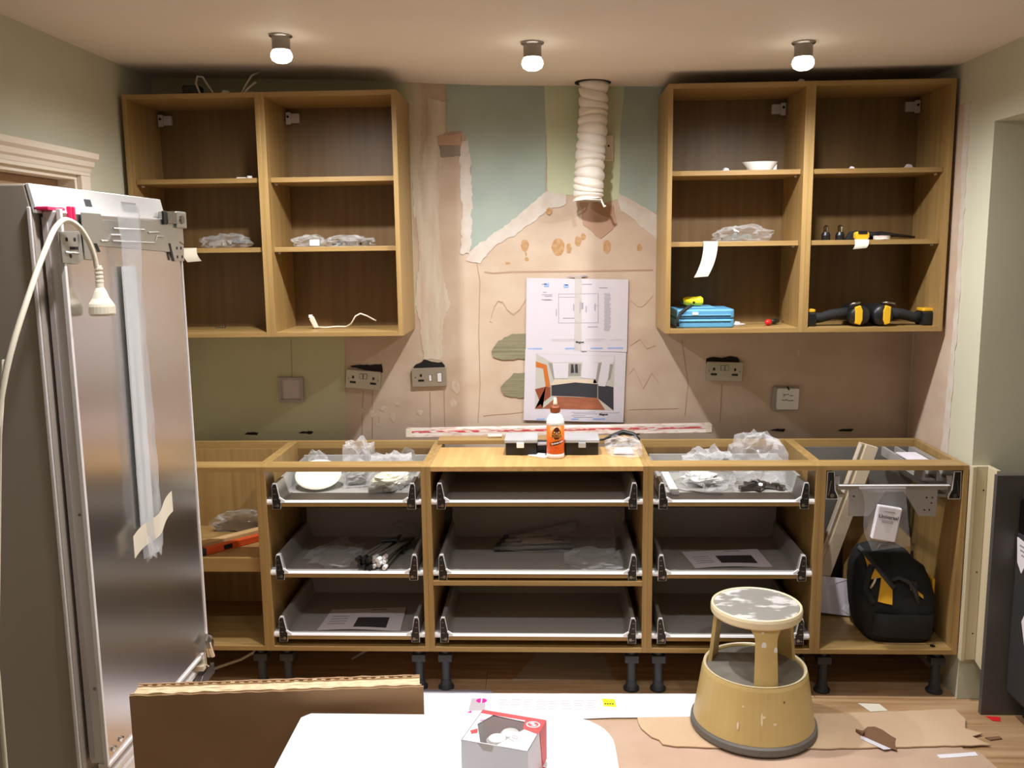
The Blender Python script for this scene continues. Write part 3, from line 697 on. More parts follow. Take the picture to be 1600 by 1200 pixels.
for k, (x, y, a) in enumerate([(-.835, -.225, .2), (-.775, -.20, 1.2)]): hinge_shape(MB(), (x, y, s2 + .008 + .006 * k), 1.1, a).build('hinge', chrome, t, smooth=False)
t = bag('fittings_bag', 'small clear bag with a white label, on the shelf above the white cable', (-.478, -.215, s2 + .018), (.062, .05, .026), 2, s2, lim=(-0.55, -0.415, -0.275, -0.05))
MB().box(-.462, -.425, -.275, -.274, s2 + .004, s2 + .026).build('paper_label', paper, t)
t = bag('fittings_bag', 'flat clear bag of chrome hinge arms, second shelf next to the filler strip', (-.325, -.215, s2 + .015), (.095, .05, .024), 3, s2, lim=(-0.41, -0.14, -0.275, -0.05))
for k, (x, y, a) in enumerate([(-.355, -.235, .1), (-.30, -.235, -.2), (-.265, -.21, .4)]): hinge_shape(MB(), (x, y, s2 + .004), .95, a).build('hinge', chrome, t)
s1 = 1.9045
def fitting(name, label, c, ang, m=white_pl, s=1.0, kind=0):
    t = thing(name, label, 'fitting', c, (0, 0, ang))
    B = MB()
    if kind == 0: B.box(-.032 * s, .004 * s, -.008 * s, .008 * s, 0, .007 * s)
    else: B.prism(rough_poly([(-.03 * s, -.012 * s), (.028 * s, -.016 * s), (.03 * s, .01 * s), (-.022 * s, .016 * s)], .002 * s, .01 * s, int(s * 10)), 'z', 0, .003 * s)
    B.build('body', m, t, local=True, bevel=.001)
    B = MB()
    if kind == 0:
        B.lathe([(.001, 0), (.01 * s, 0), (.01 * s, .012 * s), (.001, .012 * s)], (.016 * s, 0, 0), 12); 
    else: B.prism([(-.02 * s, .003 * s), (.005 * s, .003 * s), (0, .012 * s), (-.012 * s, .014 * s)], 'y', -.008 * s, .004 * s)
    B.build('cap', m, t, local=True)
    return t
fitting('plastic_fitting', 'small white plastic fitting, top shelf of the far left cabinet', (-.715, -.22, s1), .15, white_pl, 1.0)
fitting('plastic_fitting', 'tiny translucent fitting on the top shelf above the two clear bags', (-.54, -.2, s1), .6, lilac_pl, .55)
fitting('paper_scrap', 'crumpled white scrap beside the white bracket, top shelf right', (1.125, -.21, s1), .3, paper_l, 1.0, 1)
MBt = thing('plastic_bracket', 'white funnel shaped plastic bracket on the top shelf, right', 'bracket', (1.25, -.2, s1))
def brk(u, v):
    a = PI * (.08 + .84 * u)
    r0, r1 = .045, .075
    r = r0 + (r1 - r0) * v
    return (1.255 + r * math.cos(PI - a) * (1.05 if u < .5 else .8), -.2 - .03 * math.sin(a) * (1 + .4 * v), s1 + .0335 * v + .0005)
B = MB(); n1 = 14
o_ = [brk(i / n1, j / 3) for i in range(n1 + 1) for j in range(4)]
i_ = [(1.255 + (x - 1.255) * .93, -.2 + (y_ + .2) * .9, z) for x, y_, z in o_]
N = len(o_); fs = []
for i in range(n1):
    for j in range(3):
        q = (i * 4 + j, (i + 1) * 4 + j, (i + 1) * 4 + j + 1, i * 4 + j + 1); fs.append(q); fs.append(tuple(N + k for k in reversed(q)))
for i in range(n1): fs.append((i * 4 + 3, (i + 1) * 4 + 3, N + (i + 1) * 4 + 3, N + i * 4 + 3)); fs.append((i * 4, N + i * 4, N + (i + 1) * 4, (i + 1) * 4))
for j in range(3): fs.append((j, N + j, N + j + 1, j + 1)); fs.append((n1 * 4 + j, n1 * 4 + j + 1, N + n1 * 4 + j + 1, N + n1 * 4 + j))
B.add(o_ + i_, fs).build('shell', white_pl, MBt)
MB().box(1.20, 1.312, -.2, -.197, s1, s1 + .034).build('back_plate', white_pl, MBt, bevel=.001)
fitting('paper_scrap', 'bent white scrap, left of the two on the far right top shelf', (1.595, -.21, s1), -.3, paper, .9, 1)
fitting('paper_scrap', 'dull flat scrap, right of the two on the far right top shelf', (1.80, -.22, s1), .1, lilac_pl, 1.15, 1)
t = bag('fittings_bag', 'crumpled clear bag of fittings on the shelf above the blue case', (1.185, -.215, s2 + .024), (.105, .05, .034), 4, s2, lim=(1.07, 1.33, -0.255, -0.05))
for k, (x, y, a) in enumerate([(1.13, -.235, .3), (1.19, -.24, -.4), (1.16, -.215, 1.3)]): hinge_shape(MB(), (x, y, s2 + .004 + .006 * k), .9, a).build('fitting', steel, t)
def hanging_tape(name, label, x, w, drop, curl, z):
    t = thing(name, label, 'tape', (x, -.283, z))
    def fn(u, v):
        if v < .25: return (x - w / 2 + w * u, -.258 - .026 * v / .25, z + .0012)
        k = (v - .25) / .75
        return (x - w / 2 + w * u - curl * k * k, -.2845 - .012 * math.sin(k * 2.2), z + .0012 - drop * k - .004 * (1 - u))
    MB().grid(fn, 4, 16).build('strip', tape_m, t, smooth=True)
    MB().grid(lambda u, v: (x - w / 2 + w * u, -.2855 - .0005 * math.sin(PI * v), z - .018 + .019 * v), 2, 3).build('fold', tape_m, t)
    return t
hanging_tape('masking_tape', 'long curling masking tape hanging over the shelf above the blue case', 1.055, .052, .13, .035, s2)
hanging_tape('masking_tape', 'short masking tape folded over the shelf edge above the cordless tools', 1.612, .05, .032, .01, s2)
hanging_tape('masking_tape', 'masking tape flap on the shelf edge behind the fridge corner', -.925, .055, .05, -.02, s2)
# black tool heap with a yellow tape measure
t = thing('tool_bundle', 'bundle of thin black tools lying on the shelf above the cordless drills', 'tools', (1.65, -.2, s2))
B = MB()
for k in range(5): B.tube([(1.60 + .004 * k, -.245 + .014 * k, s2 + .012 + .004 * k), (1.70, -.23 + .012 * k, s2 + .022 - .002 * k), (1.83 - .012 * k, -.22 + .014 * k, s2 + .007 + .003 * k)], [.008, .009, .004], 7)
B.build('handles', black_pl, t, smooth=True)
MB().prism([(1.58, s2), (1.68, s2), (1.74, s2 + .016), (1.66, s2 + .034), (1.60, s2 + .032)], 'y', -.2, -.17).build('holder', black_rub, t, bevel=.004)
t = thing('tape_measure', 'small yellow and black tape measure at the front of the shelf', 'tape measure', (1.615, -.262, s2))
MB().prism(rrect(1.592, 1.642, s2 + .0005, s2 + .03, .01), 'y', -.277, -.247).build('case', yellow_pl, t, bevel=.003)
MB().prism(rrect(1.60, 1.634, s2 + .02, s2 + .032, .004), 'y', -.2785, -.2455).build('grip', black_pl, t)
t = thing('tape_measure', 'pale tape roll just right of the yellow tape measure', 'tape roll', (1.69, -.258, s2))
MB().lathe([(.018, 0), (.03, 0), (.03, .014), (.018, .014), (.018, 0)], (1.695, -.255, s2), 24, cap=False).build('roll', level_w, t, smooth=False)
for k, (x, lb) in enumerate([(1.50, 'black adaptor with a chrome tip, leftmost on the tool shelf'), (1.553, 'dark bit holder with a chrome tip, second on the tool shelf')]):
    t = thing('bit_holder', lb, 'tool', (x, -.215, s2))
    MB().lathe([(.001, 0), (.016, 0), (.017, .018), (.012, .03), (.001, .031)], (x, -.215, s2), 14).build('base', black_pl, t)
    MB().lathe([(.001, .03), (.009, .031), (.01, .05), (.004, .056), (.001, .057)], (x, -.215, s2), 12).build('tip', chrome, t)
# bottom of the right-hand cabinets
zb = 1.3215
t = thing('power_tool_case', 'flat blue plastic tool case in the bottom of the right cabinet', 'tool case', (1.035, -.2, zb))
for k, (z0, z1) in enumerate(((zb, zb + .034), (zb + .0355, zb + .07))):
    MB().prism(rrect(.93, 1.15, -.295, -.09, .02), 'z', z0, z1).build(('bottom_shell', 'lid')[k], blue_case, t, bevel=.006)
for z in (zb + .0245, zb + .046): MB().box(.945, 1.135, -.2985, -.292, z, z + .005).build('rib', blue_case, t, bevel=.002)
MB().prism([(.985, zb + .07), (1.09, zb + .07), (1.08, zb + .077), (.995, zb + .077)], 'y', -.25, -.12).build('raised_lid', blue_case, t, bevel=.003)
MB().tube([(.99, -.27, zb + .083), (.97, -.29, zb + .075), (.945, -.303, zb + .06), (.933, -.305, zb + .03), (.936, -.302, zb + .008)], .006, 7).build('strap', black_rub, t, smooth=True)
MB().box(.99, 1.012, -.3, -.294, zb + .05, zb + .06).build('sticker', paper, t)
t = thing('pocket_tool', 'bright yellow palm-sized tool with black nose, lying on the blue case', 'hand tool', (1.0, -.22, zb + .079))
MB().lathe([(.001, -.038), (.011, -.036), (.017, -.022), (.0165, .01), (.018, .03), (.012, .039), (.001, .04)], (1.002, -.22, zb + .098), 18, ax='x').build('body', yellow_br, t, smooth=True)
MB().lathe([(.001, -.048), (.006, -.047), (.009, -.036), (.001, -.035)], (1.002, -.22, zb + .094), 12, ax='x').build('nose', black_pl, t, smooth=True)
MB().lathe([(.001, 0), (.005, 0), (.005, -.002), (.001, -.002)], (1.004, -.2375, zb + .093), 10, ax='y').build('button', black_pl, t)
fitting('paper_scrap', 'crumpled white scrap on the cabinet floor, right of the blue case', (1.19, -.16, zb), .7, paper, 1.0, 1)
t = thing('screwdriver', 'short screwdriver with red handle end in the bottom of the right cabinet', 'screwdriver', (1.31, -.19, zb))
M = Matrix.Translation((1.31, -.19, zb + .0125)) @ Matrix.Rotation(.9, 4, 'Z')
MB().lathe([(.001, -.06), (.009, -.058), (.011, -.03), (.009, -.004), (.001, -.003)], (0, 0, 0), 14, ax='x').xf(Matrix.Translation((1.31, -.19, zb + .0125)) @ Matrix.Rotation(PI + .9, 4, 'Z')).build('shaft_grip', black_pl, t, smooth=True)
MB().lathe([(.001, -.022), (.0075, -.02), (.012, -.01), (.012, .004), (.001, .006)], (0, 0, 0), 14, ax='x').xf(Matrix.Translation((1.298, -.207, zb + .0125)) @ Matrix.Rotation(.9, 4, 'Z')).build('handle_end', red_pl, t, smooth=True)
MB().tube([(1.345, -.145, zb + .0125), (1.385, -.095, zb + .01)], .003, 8).build('blade', chrome, t)
def drill(x, sg, label):
    # lying on its side: motor body runs away from the viewer, grip and battery to the side sg
    t = thing('cordless_drill', label, 'power tool', (x, -.19, zb))
    X = lambda q: x + sg * q
    MB().lathe([(.001, -.30), (.03, -.298), (.04, -.285), (.042, -.24), (.04, -.17), (.03, -.155), (.001, -.15)], (x, 0, zb + .043), 20, ax='y').build('motor_body', black_pl, t, smooth=True)
    MB().lathe([(.001, -.15), (.022, -.15), (.021, -.12), (.014, -.09), (.001, -.088)], (x, 0, zb + .043), 16, ax='y').build('chuck', black_rub, t)
    p = [(X(.004), zb + .006), (X(.022), zb + .012), (X(.024), zb + .074), (X(.004), zb + .08), (X(-.004), zb + .06), (X(-.004), zb + .025)]
    MB().prism(p, 'y', -.304, -.27).build('yellow_panel', yellow_pl, t, bevel=.003)
    MB().tube([(X(.03), -.235, zb + .045), (X(.09), -.232, zb + .042), (X(.13), -.23, zb + .03), (X(.17), -.23, zb + .028)], [.024, .02, .019, .022], 12).build('grip', black_rub, t, smooth=True)
    MB().box(min(X(.155), X(.205)), max(X(.155), X(.205)), -.268, -.19, zb, zb + .052).build('battery', black_pl, t, bevel=.006)
    MB().prism(rrect(min(X(.157), X(.203)), max(X(.157), X(.203)), -.262, -.196, .01), 'z', zb + .0525, zb + .064).build('battery_latch', yellow_pl, t, bevel=.003)
    MB().tube([(X(.045), -.28, zb + .08), (X(.035), -.30, zb + .086), (X(.01), -.295, zb + .09), (X(-.01), -.28, zb + .088)], .004, 6).build('belt_clip', dull_steel, t, smooth=True)
    return t
drill(1.618, -1, 'black and yellow cordless drill lying with its battery at the cabinet divider')
drill(1.702, 1, 'black and yellow cordless drill lying with its battery at the far right')
# white cable in the second cabinet
t = thing('cable_end', 'short white cable with a plug, lying in the bottom of the second left cabinet', 'cable', (-.45, -.17, zb))
P = [(-.47, -.17, zb + .006), (-.44, -.17, zb + .004), (-.40, -.16, zb + .007), (-.36, -.16, zb + .006), (-.335, -.18, zb + .02), (-.315, -.19, zb + .05), (-.295, -.19, zb + .06), (-.27, -.185, zb + .05), (-.245, -.18, zb + .035), (-.235, -.18, zb + .03)]
MB().tube(P, .0032, 7).build('flex', white_cable, t, smooth=True)
B = MB().prism([(-.505, zb + .04), (-.488, zb + .052), (-.468, zb + .004), (-.486, zb + .001)], 'y', -.18, -.164); B.build('plug_body', white_cable, t, bevel=.004)
MB().box(-.506, -.492, -.178, -.166, zb + .044, zb + .056).build('connector_tip', white_pl, t, bevel=.001)
fitting('screw_pile', 'few small screws at the back of the far left cabinet floor', (-.89, -.10, zb), .2, dull_steel, .7)
# cables on top of the left cabinets
zt = 2.2115
t = thing('power_adaptor', 'black plug adaptor on top of the far left cabinet', 'adaptor', (-.92, -.17, zt))
MB().box(-.95, -.885, -.2, -.14, zt, zt + .05).build('body', black_pl, t, bevel=.006)
MB().tube([(-.885, -.17, zt + .02), (-.86, -.17, zt + .01), (-.83, -.18, zt + .006)], .005, 7).build('strain_relief', black_pl, t)
t = thing('cable_loop', 'looped white cable standing up on top of the far left cabinet', 'cable', (-.86, -.2, zt))
MB().tube([(-.82, -.2, zt + .004), (-.845, -.2, zt + .045), (-.865, -.2, zt + .078), (-.885, -.2, zt + .08), (-.893, -.2, zt + .055), (-.88, -.2, zt + .02), (-.865, -.2, zt + .004)], .004, 7).build('flex', white_cable, t, smooth=True)
MB().tube([(-.865, -.2, zt + .005), (-.835, -.22, zt + .005), (-.80, -.21, zt + .005)], .005, 7).build('cable_tail', white_cable, t)
fitting('cable_clip', 'flat white strip lying on top of the left cabinets', (-.755, -.23, zt), 0, lilac_pl, 1.6, 1)
t = thing('cable_loop', 'white cable rising to the ceiling above the cabinet joint', 'cable', (-.68, -.2, zt))
MB().tube([(-.725, -.2, zt + .004), (-.70, -.2, zt + .045), (-.68, -.19, zt + .08), (-.655, -.17, ceil_z(-.65) - .004)], .004, 7).build('flex', white_cable, t, smooth=True)
MB().tube([(-.708, -.22, zt + .004), (-.69, -.21, zt + .03), (-.66, -.2, zt + .055)], .0045, 7).build('cable_tail', white_cable, t, smooth=True)
MB().box(-.69, -.66, -.235, -.215, zt, zt + .014).build('connector', white_pl, t, bevel=.002)
fitting('paper_scrap', 'torn scrap on top of the cabinet with the blue case', (1.385, -.25, zt), .1, lilac_pl, 1.2, 1)

# ------------------------------------------------------------------ on the worktop line
ZC = Z1 + .0005
t = thing('straight_edge', 'long white straight edge with red print, lying along the back of the base cabinets', 'straight edge', (.48, -.07, .875))
M = Matrix.Translation((.482, -.085, .888)) @ Matrix.Rotation(-.0125, 4, 'Y')
MB().prism(rrect(-.62, .62, -.0155, .0155, .003, 2), 'y', -.022, .022).xf(M).build('bar', level_w, t)
for sx in (-1, 1): MB().box(min(sx * .6, sx * .626), max(sx * .6, sx * .626), -.0235, .0235, -.017, .017).xf(M).build('end_cap', filler_m, t, bevel=.003)
MB().box(-.60, .60, -.0226, -.0216, .001, .009).xf(M).build('red_print', mat('print_red', (200, 70, 80), .6, rgb2=(236, 224, 218), scale=(26, 9, 160), lo=.42, hi=.52), t)
t = thing('organiser_case', 'black organiser case with grey lid and two latches, behind the glue bottle', 'case', (.452, -.34, ZC))
MB().prism(rrect(.282, .40, -.40, -.27, .006), 'z', ZC, ZC + .047).build('compartment', black_pl, t, bevel=.002)
MB().prism(rrect(.505, .632, -.40, -.27, .006), 'z', ZC, ZC + .047).build('compartment', black_pl, t, bevel=.002)
MB().box(.398, .507, -.37, -.285, ZC, ZC + .035).build('middle_tray', black_pl, t, bevel=.002)
MB().prism(rrect(.278, .404, -.405, -.265, .006), 'z', ZC + .0475, ZC + .06).build('lid', smoke_lid, t, bevel=.002)
MB().prism(rrect(.501, .636, -.405, -.265, .006), 'z', ZC + .0475, ZC + .06).build('lid', smoke_lid, t, bevel=.002)
MB().box(.402, .503, -.395, -.375, ZC + .036, ZC + .046).build('handle', smoke_lid, t, bevel=.003)
for x in (.338, .57):
    MB().box(x - .014, x + .014, -.412, -.401, ZC + .03, ZC + .05).build('latch', white_pl if x < .4 else smoke_lid, t, bevel=.002)
t = thing('paper_scrap', 'white card scrap lying left of the glue bottle', 'scrap', (.40, -.40, ZC))
MB().prism([(.365, -.405), (.43, -.45), (.45, -.425), (.40, -.385)], 'z', ZC, ZC + .0025).build('card', paper, t)
MB().prism([(.40, -.415), (.43, -.43), (.432, -.405), (.405, -.395)], 'z', ZC + .0025, ZC + .008).build('folded_corner', paper, t)
# glue bottle
gx, gy = .470, -.432
t = thing('glue_bottle', 'orange labelled white glue bottle standing in front of the black organiser', 'bottle', (gx, gy, ZC))
MB().lathe([(.001, 0), (.031, 0), (.0335, .004), (.0335, .016), (.0322, .018), (.0322, .124), (.0335, .126), (.0335, .134), (.031, .147), (.024, .160), (.0155, .169), (.0145, .174), (.001, .174)], (gx, gy, ZC), 32).build('body', white_pl, t, smooth=True)
MB().lathe([(.0325, .0185), (.0332, .0185), (.0332, .1235), (.0325, .1235)], (gx, gy, ZC), 40, cap=False).build('label', orange_lb, t, smooth=True)
B = MB().lathe([(.001, .172), (.0178, .172), (.0178, .19), (.015, .194), (.001, .195)], (gx, gy, ZC), 24)
cap = B.build('cap', brown_cap, t)
B = MB()
for k in range(20):
    a = 2 * PI * k / 20; B.box(-.001, .001, -.0006, .0006, .174, .189); n8 = B.v[-8:]
    B.v[-8:] = [tuple(Matrix.Translation((gx, gy, ZC)) @ Matrix.Rotation(a, 4, 'Z') @ Vector((.0178, 0, 0)) + Vector((x, y_, z))) for x, y_, z in n8]
B.build('grip_ribs', brown_cap, cap, kind='stuff')
MB().lathe([(.001, .195), (.0085, .195), (.0075, .205), (.006, .219), (.0045, .2245), (.001, .225)], (gx, gy, ZC), 18).build('nozzle', tape_m, t, smooth=True)
RL = .0334
def wrapg(v, ang0=0, zc=0, rot=0.0, dr=0.0):
    x = v.x * math.cos(rot) - v.y * math.sin(rot); z = v.x * math.sin(rot) + v.y * math.cos(rot)
    a = ang0 + x / RL
    return Vector((gx + (RL + dr + v.z) * math.sin(a), gy - (RL + dr + v.z) * math.cos(a), ZC + zc + z))
A0 = .14
def wrap_poly(B, poly, zc, rot=0, dr=0., m=0):
    # subdivide long edges so a flat shape follows the cylinder
    P = []
    for a, b in zip(poly, poly[1:] + poly[:1]):
        k = max(1, int(math.hypot(b[0] - a[0], b[1] - a[1]) / .003))
        for j in range(k): P.append((a[0] + (b[0] - a[0]) * j / k, a[1] + (b[1] - a[1]) * j / k))
    cx = sum(p[0] for p in P) / len(P); cz = sum(p[1] for p in P) / len(P); n = len(P)
    vs = [wrapg(Vector((p[0], p[1], 0)), A0, zc, rot, dr) for p in P] + [wrapg(Vector((cx + (p[0] - cx) * .5, cz + (p[1] - cz) * .5, 0)), A0, zc, rot, dr) for p in P] + [wrapg(Vector((cx, cz, 0)), A0, zc, rot, dr)]
    fs = [(i, (i + 1) % n, n + (i + 1) % n, n + i) for i in range(n)] + [(n + i, n + (i + 1) % n, 2 * n) for i in range(n)]
    B.add(vs, fs, m)
B = MB(); wrap_poly(B, ell(0, 0, .0205, .023, 28), .094, 0, .0001, 1); wrap_poly(B, ell(0, 0, .0188, .0213, 28), .094, 0, .0003, 0)
wrap_poly(B, [(-.016, .006), (-.011, .013), (-.007, .024), (.007, .024), (.011, .013), (.016, .006), (.014, .001), (-.014, .001)], .094, 0, .0005, 2)
wrap_poly(B, ell(0, .017, .0075, .009, 16), .094, 0, .0006, 2); wrap_poly(B, ell(-.0085, .0065, .004, .0032, 10), .094, 0, .0008, 1); wrap_poly(B, ell(.0085, .0065, .004, .0032, 10), .094, 0, .0008, 1); wrap_poly(B, [(-.0035, .001), (0, .009), (.0035, .001)], .094, 0, .0008, 3)
wrap_poly(B, [(-.0225, -.0015), (.0225, -.0015), (.0225, -.0105), (-.0225, -.0105)], .094, 0, .0009, 1)
wrap_poly(B, [(-.012, -.013), (.012, -.013), (.007, -.0195), (-.007, -.0195)], .094, 0, .0006, 2)
B.build('emblem', [orange_lb, emb_gold, emb_dark, pr_pale], t, smooth=False)
B = MB(); text_mesh('GORILLA', .0098, None, B, wrap=lambda v: wrapg(v, A0, .0879, 0, .0013), bold=.0003, spacing=.95)
B.build('lettering', emb_dark, t)
B = MB(); wrap_poly(B, [(-.027, -.007), (.027, -.007), (.027, .007), (-.027, .007)], .06, .22, .0002, 0); B.build('label_band', emb_dark, t)
B = MB(); text_mesh('WOOD GLUE', .0076, None, B, wrap=lambda v: wrapg(v + Vector((.004, 0, 0)), A0, .06, .22, .0007), bold=.0002, spacing=.95)
B.build('lettering', paper, t)
B = MB(); wrap_poly(B, [(-.008, .004), (0, .007), (.009, .003), (.007, -.004), (0, -.007), (-.007, -.004)], .036, 0, .0002, 0); B.build('label_mark', mat('label_orange_mark', (214, 86, 24), .5), t)  # deeper orange mark low on the label
# clear bag and black lead on the right of the board top
t = bag('fittings_bag', 'flat clear bag with folded card at the right end of the board top', (.735, -.35, ZC + .02), (.075, .10, .034), 9, ZC, clear, lim=(0.66, 0.79, -0.455, -0.262))
MB().prism([(.69, -.40), (.765, -.405), (.76, -.32), (.70, -.315)], 'z', ZC + .004, ZC + .010).build('card', paper_l, t)
t = thing('black_lead', 'black lead curving behind the clear bag on the board top', 'lead', (.70, -.23, ZC + .017))
MB().tube([(.60, -.235, ZC + .021), (.66, -.225, ZC + .022), (.70, -.21, ZC + .034), (.74, -.20, ZC + .046), (.78, -.215, ZC + .04), (.80, -.24, ZC + .024)], [.004, .004, .009, .011, .009, .006], 8).build('flex', black_pl, t, smooth=True)
# plastic strip lying on the worktop rail of unit two / loose chips
t = thing('pale_peg', 'short pale peg on the rear board left of the organiser', 'peg', (.22, -.16, Z1 + .017))
MB().tube([(.20, -.16, Z1 + .024), (.255, -.155, Z1 + .024)], .007, 8).build('peg', tape_m, t)

# ------------------------------------------------------------------ drawer contents
dz = DZ[0] + .0012
t = thing('cream_disc', 'round cream disc tilted in the top drawer of the second base cabinet', 'disc', (-.43, -.36, dz))
Md = Matrix.Translation((-.442, -.38, dz + .05)) @ Matrix.Rotation(math.radians(-5), 4, 'Z') @ Matrix.Rotation(math.radians(26), 4, 'X') @ Matrix.Rotation(math.radians(6), 4, 'Y')
MB().lathe([(.001, -.004), (.084, -.004), (.088, 0), (.084, .004), (.001, .004)], (0, 0, 0), 40).xf(Md).build('plate', cream_disc, t)
B = MB().lathe([(.077, .004), (.08, .0055), (.083, .004)], (0, 0, 0), 40, cap=False).xf(Md); B.build('rim', cream_disc, t)
t = bag('fittings_bag', 'tall peaked clear bag beside the cream disc, sticking up through the rail', (-.30, -.33, dz + .07), (.085, .075, .095), 12, dz, clear2, amp=.42, lim=(-0.34, -0.245, -0.45, -0.175))
MB().crumple((-.31, -.33, dz + .03), (.05, .04, .03), 5, amp=.3, zmin=dz + .001, lim=(-.335, -.25, -.44, -.2)).build('contents', plate_grey, t)
t = bag('fittings_bag', 'wide crumpled clear bag in the right half of the second cabinet drawer', (-.155, -.36, dz + .055), (.105, .13, .068), 14, dz, clear2, amp=.4, lim=(-0.24, -0.085, -0.545, -0.275))
for k, (x, y_, a) in enumerate([(-.195, -.47, .4), (-.14, -.44, 1.2), (-.135, -.35, .2)]): hinge_shape(MB(), (x, y_, dz + .006), 1.2, a).build('fitting', steel, t)
MB().crumple((-.16, -.38, dz + .035), (.06, .06, .025), 6, amp=.3, zmin=dz + .001, lim=(-.235, -.09, -.53, -.29)).build('contents', cream_disc, t)
t = thing('clear_sheet', 'peaked clear sheet standing in the second cabinet top drawer, back right', 'sheet', (-.12, -.24, dz))
MB().sheet(lambda u, v: (-.235 + .145 * u, -.25 + .06 * v + .01 * math.sin(9 * u), dz + .004 + .145 * (u ** .6) * (1 - .5 * abs(u - .75) * 2) * (1 - v * .4)), 8, 4, .001).build('film', clear2, t)
t = thing('small_bag', 'flat clear bag with torn corner in the back left of the second cabinet drawer', 'bag', (-.51, -.25, dz))
MB().crumple((-.485, -.23, dz + .05), (.04, .04, .055), 21, amp=.4, zmin=dz + .001, lim=(-.518, -.44, -.27, -.17)).build('film', clear2, t)
# fourth cabinet, top drawer
t = bag('fittings_bag', 'big crumpled clear bag rising above the rail of the cabinet behind the stool', (1.24, -.33, dz + .085), (.10, .10, .10), 16, dz, clear2, amp=.42, lim=(1.145, 1.325, -0.47, -0.17))
for k, (x, y_, a, s) in enumerate([(1.185, -.44, .3, 1.2), (1.235, -.43, 1.0, 1.2), (1.28, -.42, -.4, 1.0), (1.215, -.38, .1, 1.1)]): hinge_shape(MB(), (x, y_, dz + .005), s, a).build('fitting', dull_steel, t)
t = bag('fittings_bag', 'low clear bag in the left half of the drawer behind the stool', (1.06, -.36, dz + .06), (.115, .11, .075), 18, dz, clear2, amp=.4, lim=(0.935, 1.14, -0.48, -0.17))
MB().box(1.06, 1.13, -.37, -.33, dz + .085, dz + .097).build('clip', leg_pl, t, bevel=.003)
MB().crumple((1.03, -.36, dz + .03), (.06, .05, .022), 8, amp=.3, zmin=dz + .001, lim=(.94, 1.13, -.46, -.2)).build('contents', white_pl, t)
t = thing('thin_wire', 'thin grey wire lying across the front of the drawer behind the stool', 'wire', (.95, -.46, dz))
MB().tube([(.87, -.33, dz + .01), (.90, -.40, dz + .006), (.95, -.45, dz + .004), (1.02, -.49, dz + .004), (1.08, -.50, dz + .004)], .003, 6).build('wire', plate_grey, t, smooth=True)
t = thing('white_strip', 'white plastic strip lying on the left side of the drawer behind the stool', 'strip', (.90, -.38, dz))
MB().box(.893, .922, -.50, -.20, dz, dz + .012).build('strip', white_pl, t, bevel=.002)
# second cabinet, middle drawer: bundle of grey rods with black and white tips
dm = DZ[1] + .0012
t = thing('rod_bundle', 'bundle of grey rods with black and white tips in the second cabinet middle drawer', 'rods', (-.19, -.4, dm))
rr = random.Random(5)
for k in range(18):
    c_ = k % 6; l_ = k // 6
    x0 = -.258 + .019 * c_ + rr.uniform(-.003, .003); z0 = dm + .013 + .0155 * l_
    e = Vector((-.165 + .012 * c_ + rr.uniform(-.012, .012), -.28 + rr.uniform(-.03, .02), dm + .012 + .013 * l_))
    s0 = Vector((x0, -.545 + rr.uniform(-.015, .02), z0))
    mid = s0.lerp(e, .55) + Vector((.012 - .006 * abs(c_ - 2.5), 0, .004))
    rod = MB().tube([s0, mid, e], .0062, 7).build('rod', rod_grey, t, smooth=True)
    dd = (mid - s0).normalized()
    MB().tube([s0 - dd * .014, s0 + dd * .012], .008, 8).build('tip', black_pl if c_ < 3 else rail_white, rod)
MB().tube([(-.225, -.40, dm + .035), (-.20, -.395, dm + .06), (-.15, -.385, dm + .06), (-.118, -.38, dm + .03), (-.125, -.385, dm + .008)], .006, 6).build('tie', black_cl2, t, smooth=True)
t = bag('loose_bag', 'thin clear bag with a yellow tag behind the rod bundle', (-.14, -.205, dm + .035), (.07, .05, .034), 23, dm, clear, lim=(-0.2, -0.085, -0.235, -0.17))
t = bag('loose_bag', 'flat empty clear bag left of the rod bundle in the middle drawer', (-.38, -.40, dm + .010), (.10, .12, .014), 24, dm, clear, amp=.6, lim=(-0.5, -0.285, -0.55, -0.2))
def leaflet(name, label, quad, dark, z, lift, mats=(paper_l, ink_dark)):
    A_, B_, C_, D_ = [Vector((p[0], p[1], 0)) for p in quad]
    t = thing(name, label, 'leaflet', ((A_.x + C_.x) / 2, (A_.y + C_.y) / 2, z))
    def P(u, v, dz_=0):
        p = A_.lerp(B_, u).lerp(D_.lerp(C_, u), v)
        return (p.x, p.y, z + .0014 + lift * (math.sin(PI * min(1, u * 1.15)) * .5 * (1 - v) + .4 * u * v) + dz_)
    MB().sheet(lambda u, v: P(u, v), 10, 6, .0009).build('sheet', mats[0], t)
    (u0, u1, v0, v1) = dark
    MB().sheet(lambda u, v: P(u0 + (u1 - u0) * u, v0 + (v1 - v0) * v, .0006), 8, 5, .0003).build('picture', mats[1], t)
    B = MB()
    for k in range(4): B.sheet(lambda u, v, k=k: P(.08 + .22 * u, .25 + .12 * k + .03 * v, .0006), 3, 1, .0003)
    B.sheet(lambda u, v: P(.55 + .2 * u, .9 + .04 * v, .0006), 3, 1, .0003)
    B.build('print', ink_grey, t, kind='stuff')
    return t
dl = DZ[2] + .0012
leaflet('leaflet', 'curled leaflet with a dark picture in the second cabinet bottom drawer', [(-.43, -.545), (-.115, -.545), (-.125, -.335), (-.42, -.35)], (.42, .82, .1, .55), dl, .012)
leaflet('leaflet', 'leaflet with a dark picture in the middle drawer behind the stool', [(.98, -.53), (1.265, -.515), (1.25, -.33), (.955, -.35)], (.38, .85, .2, .65), dm, .012)
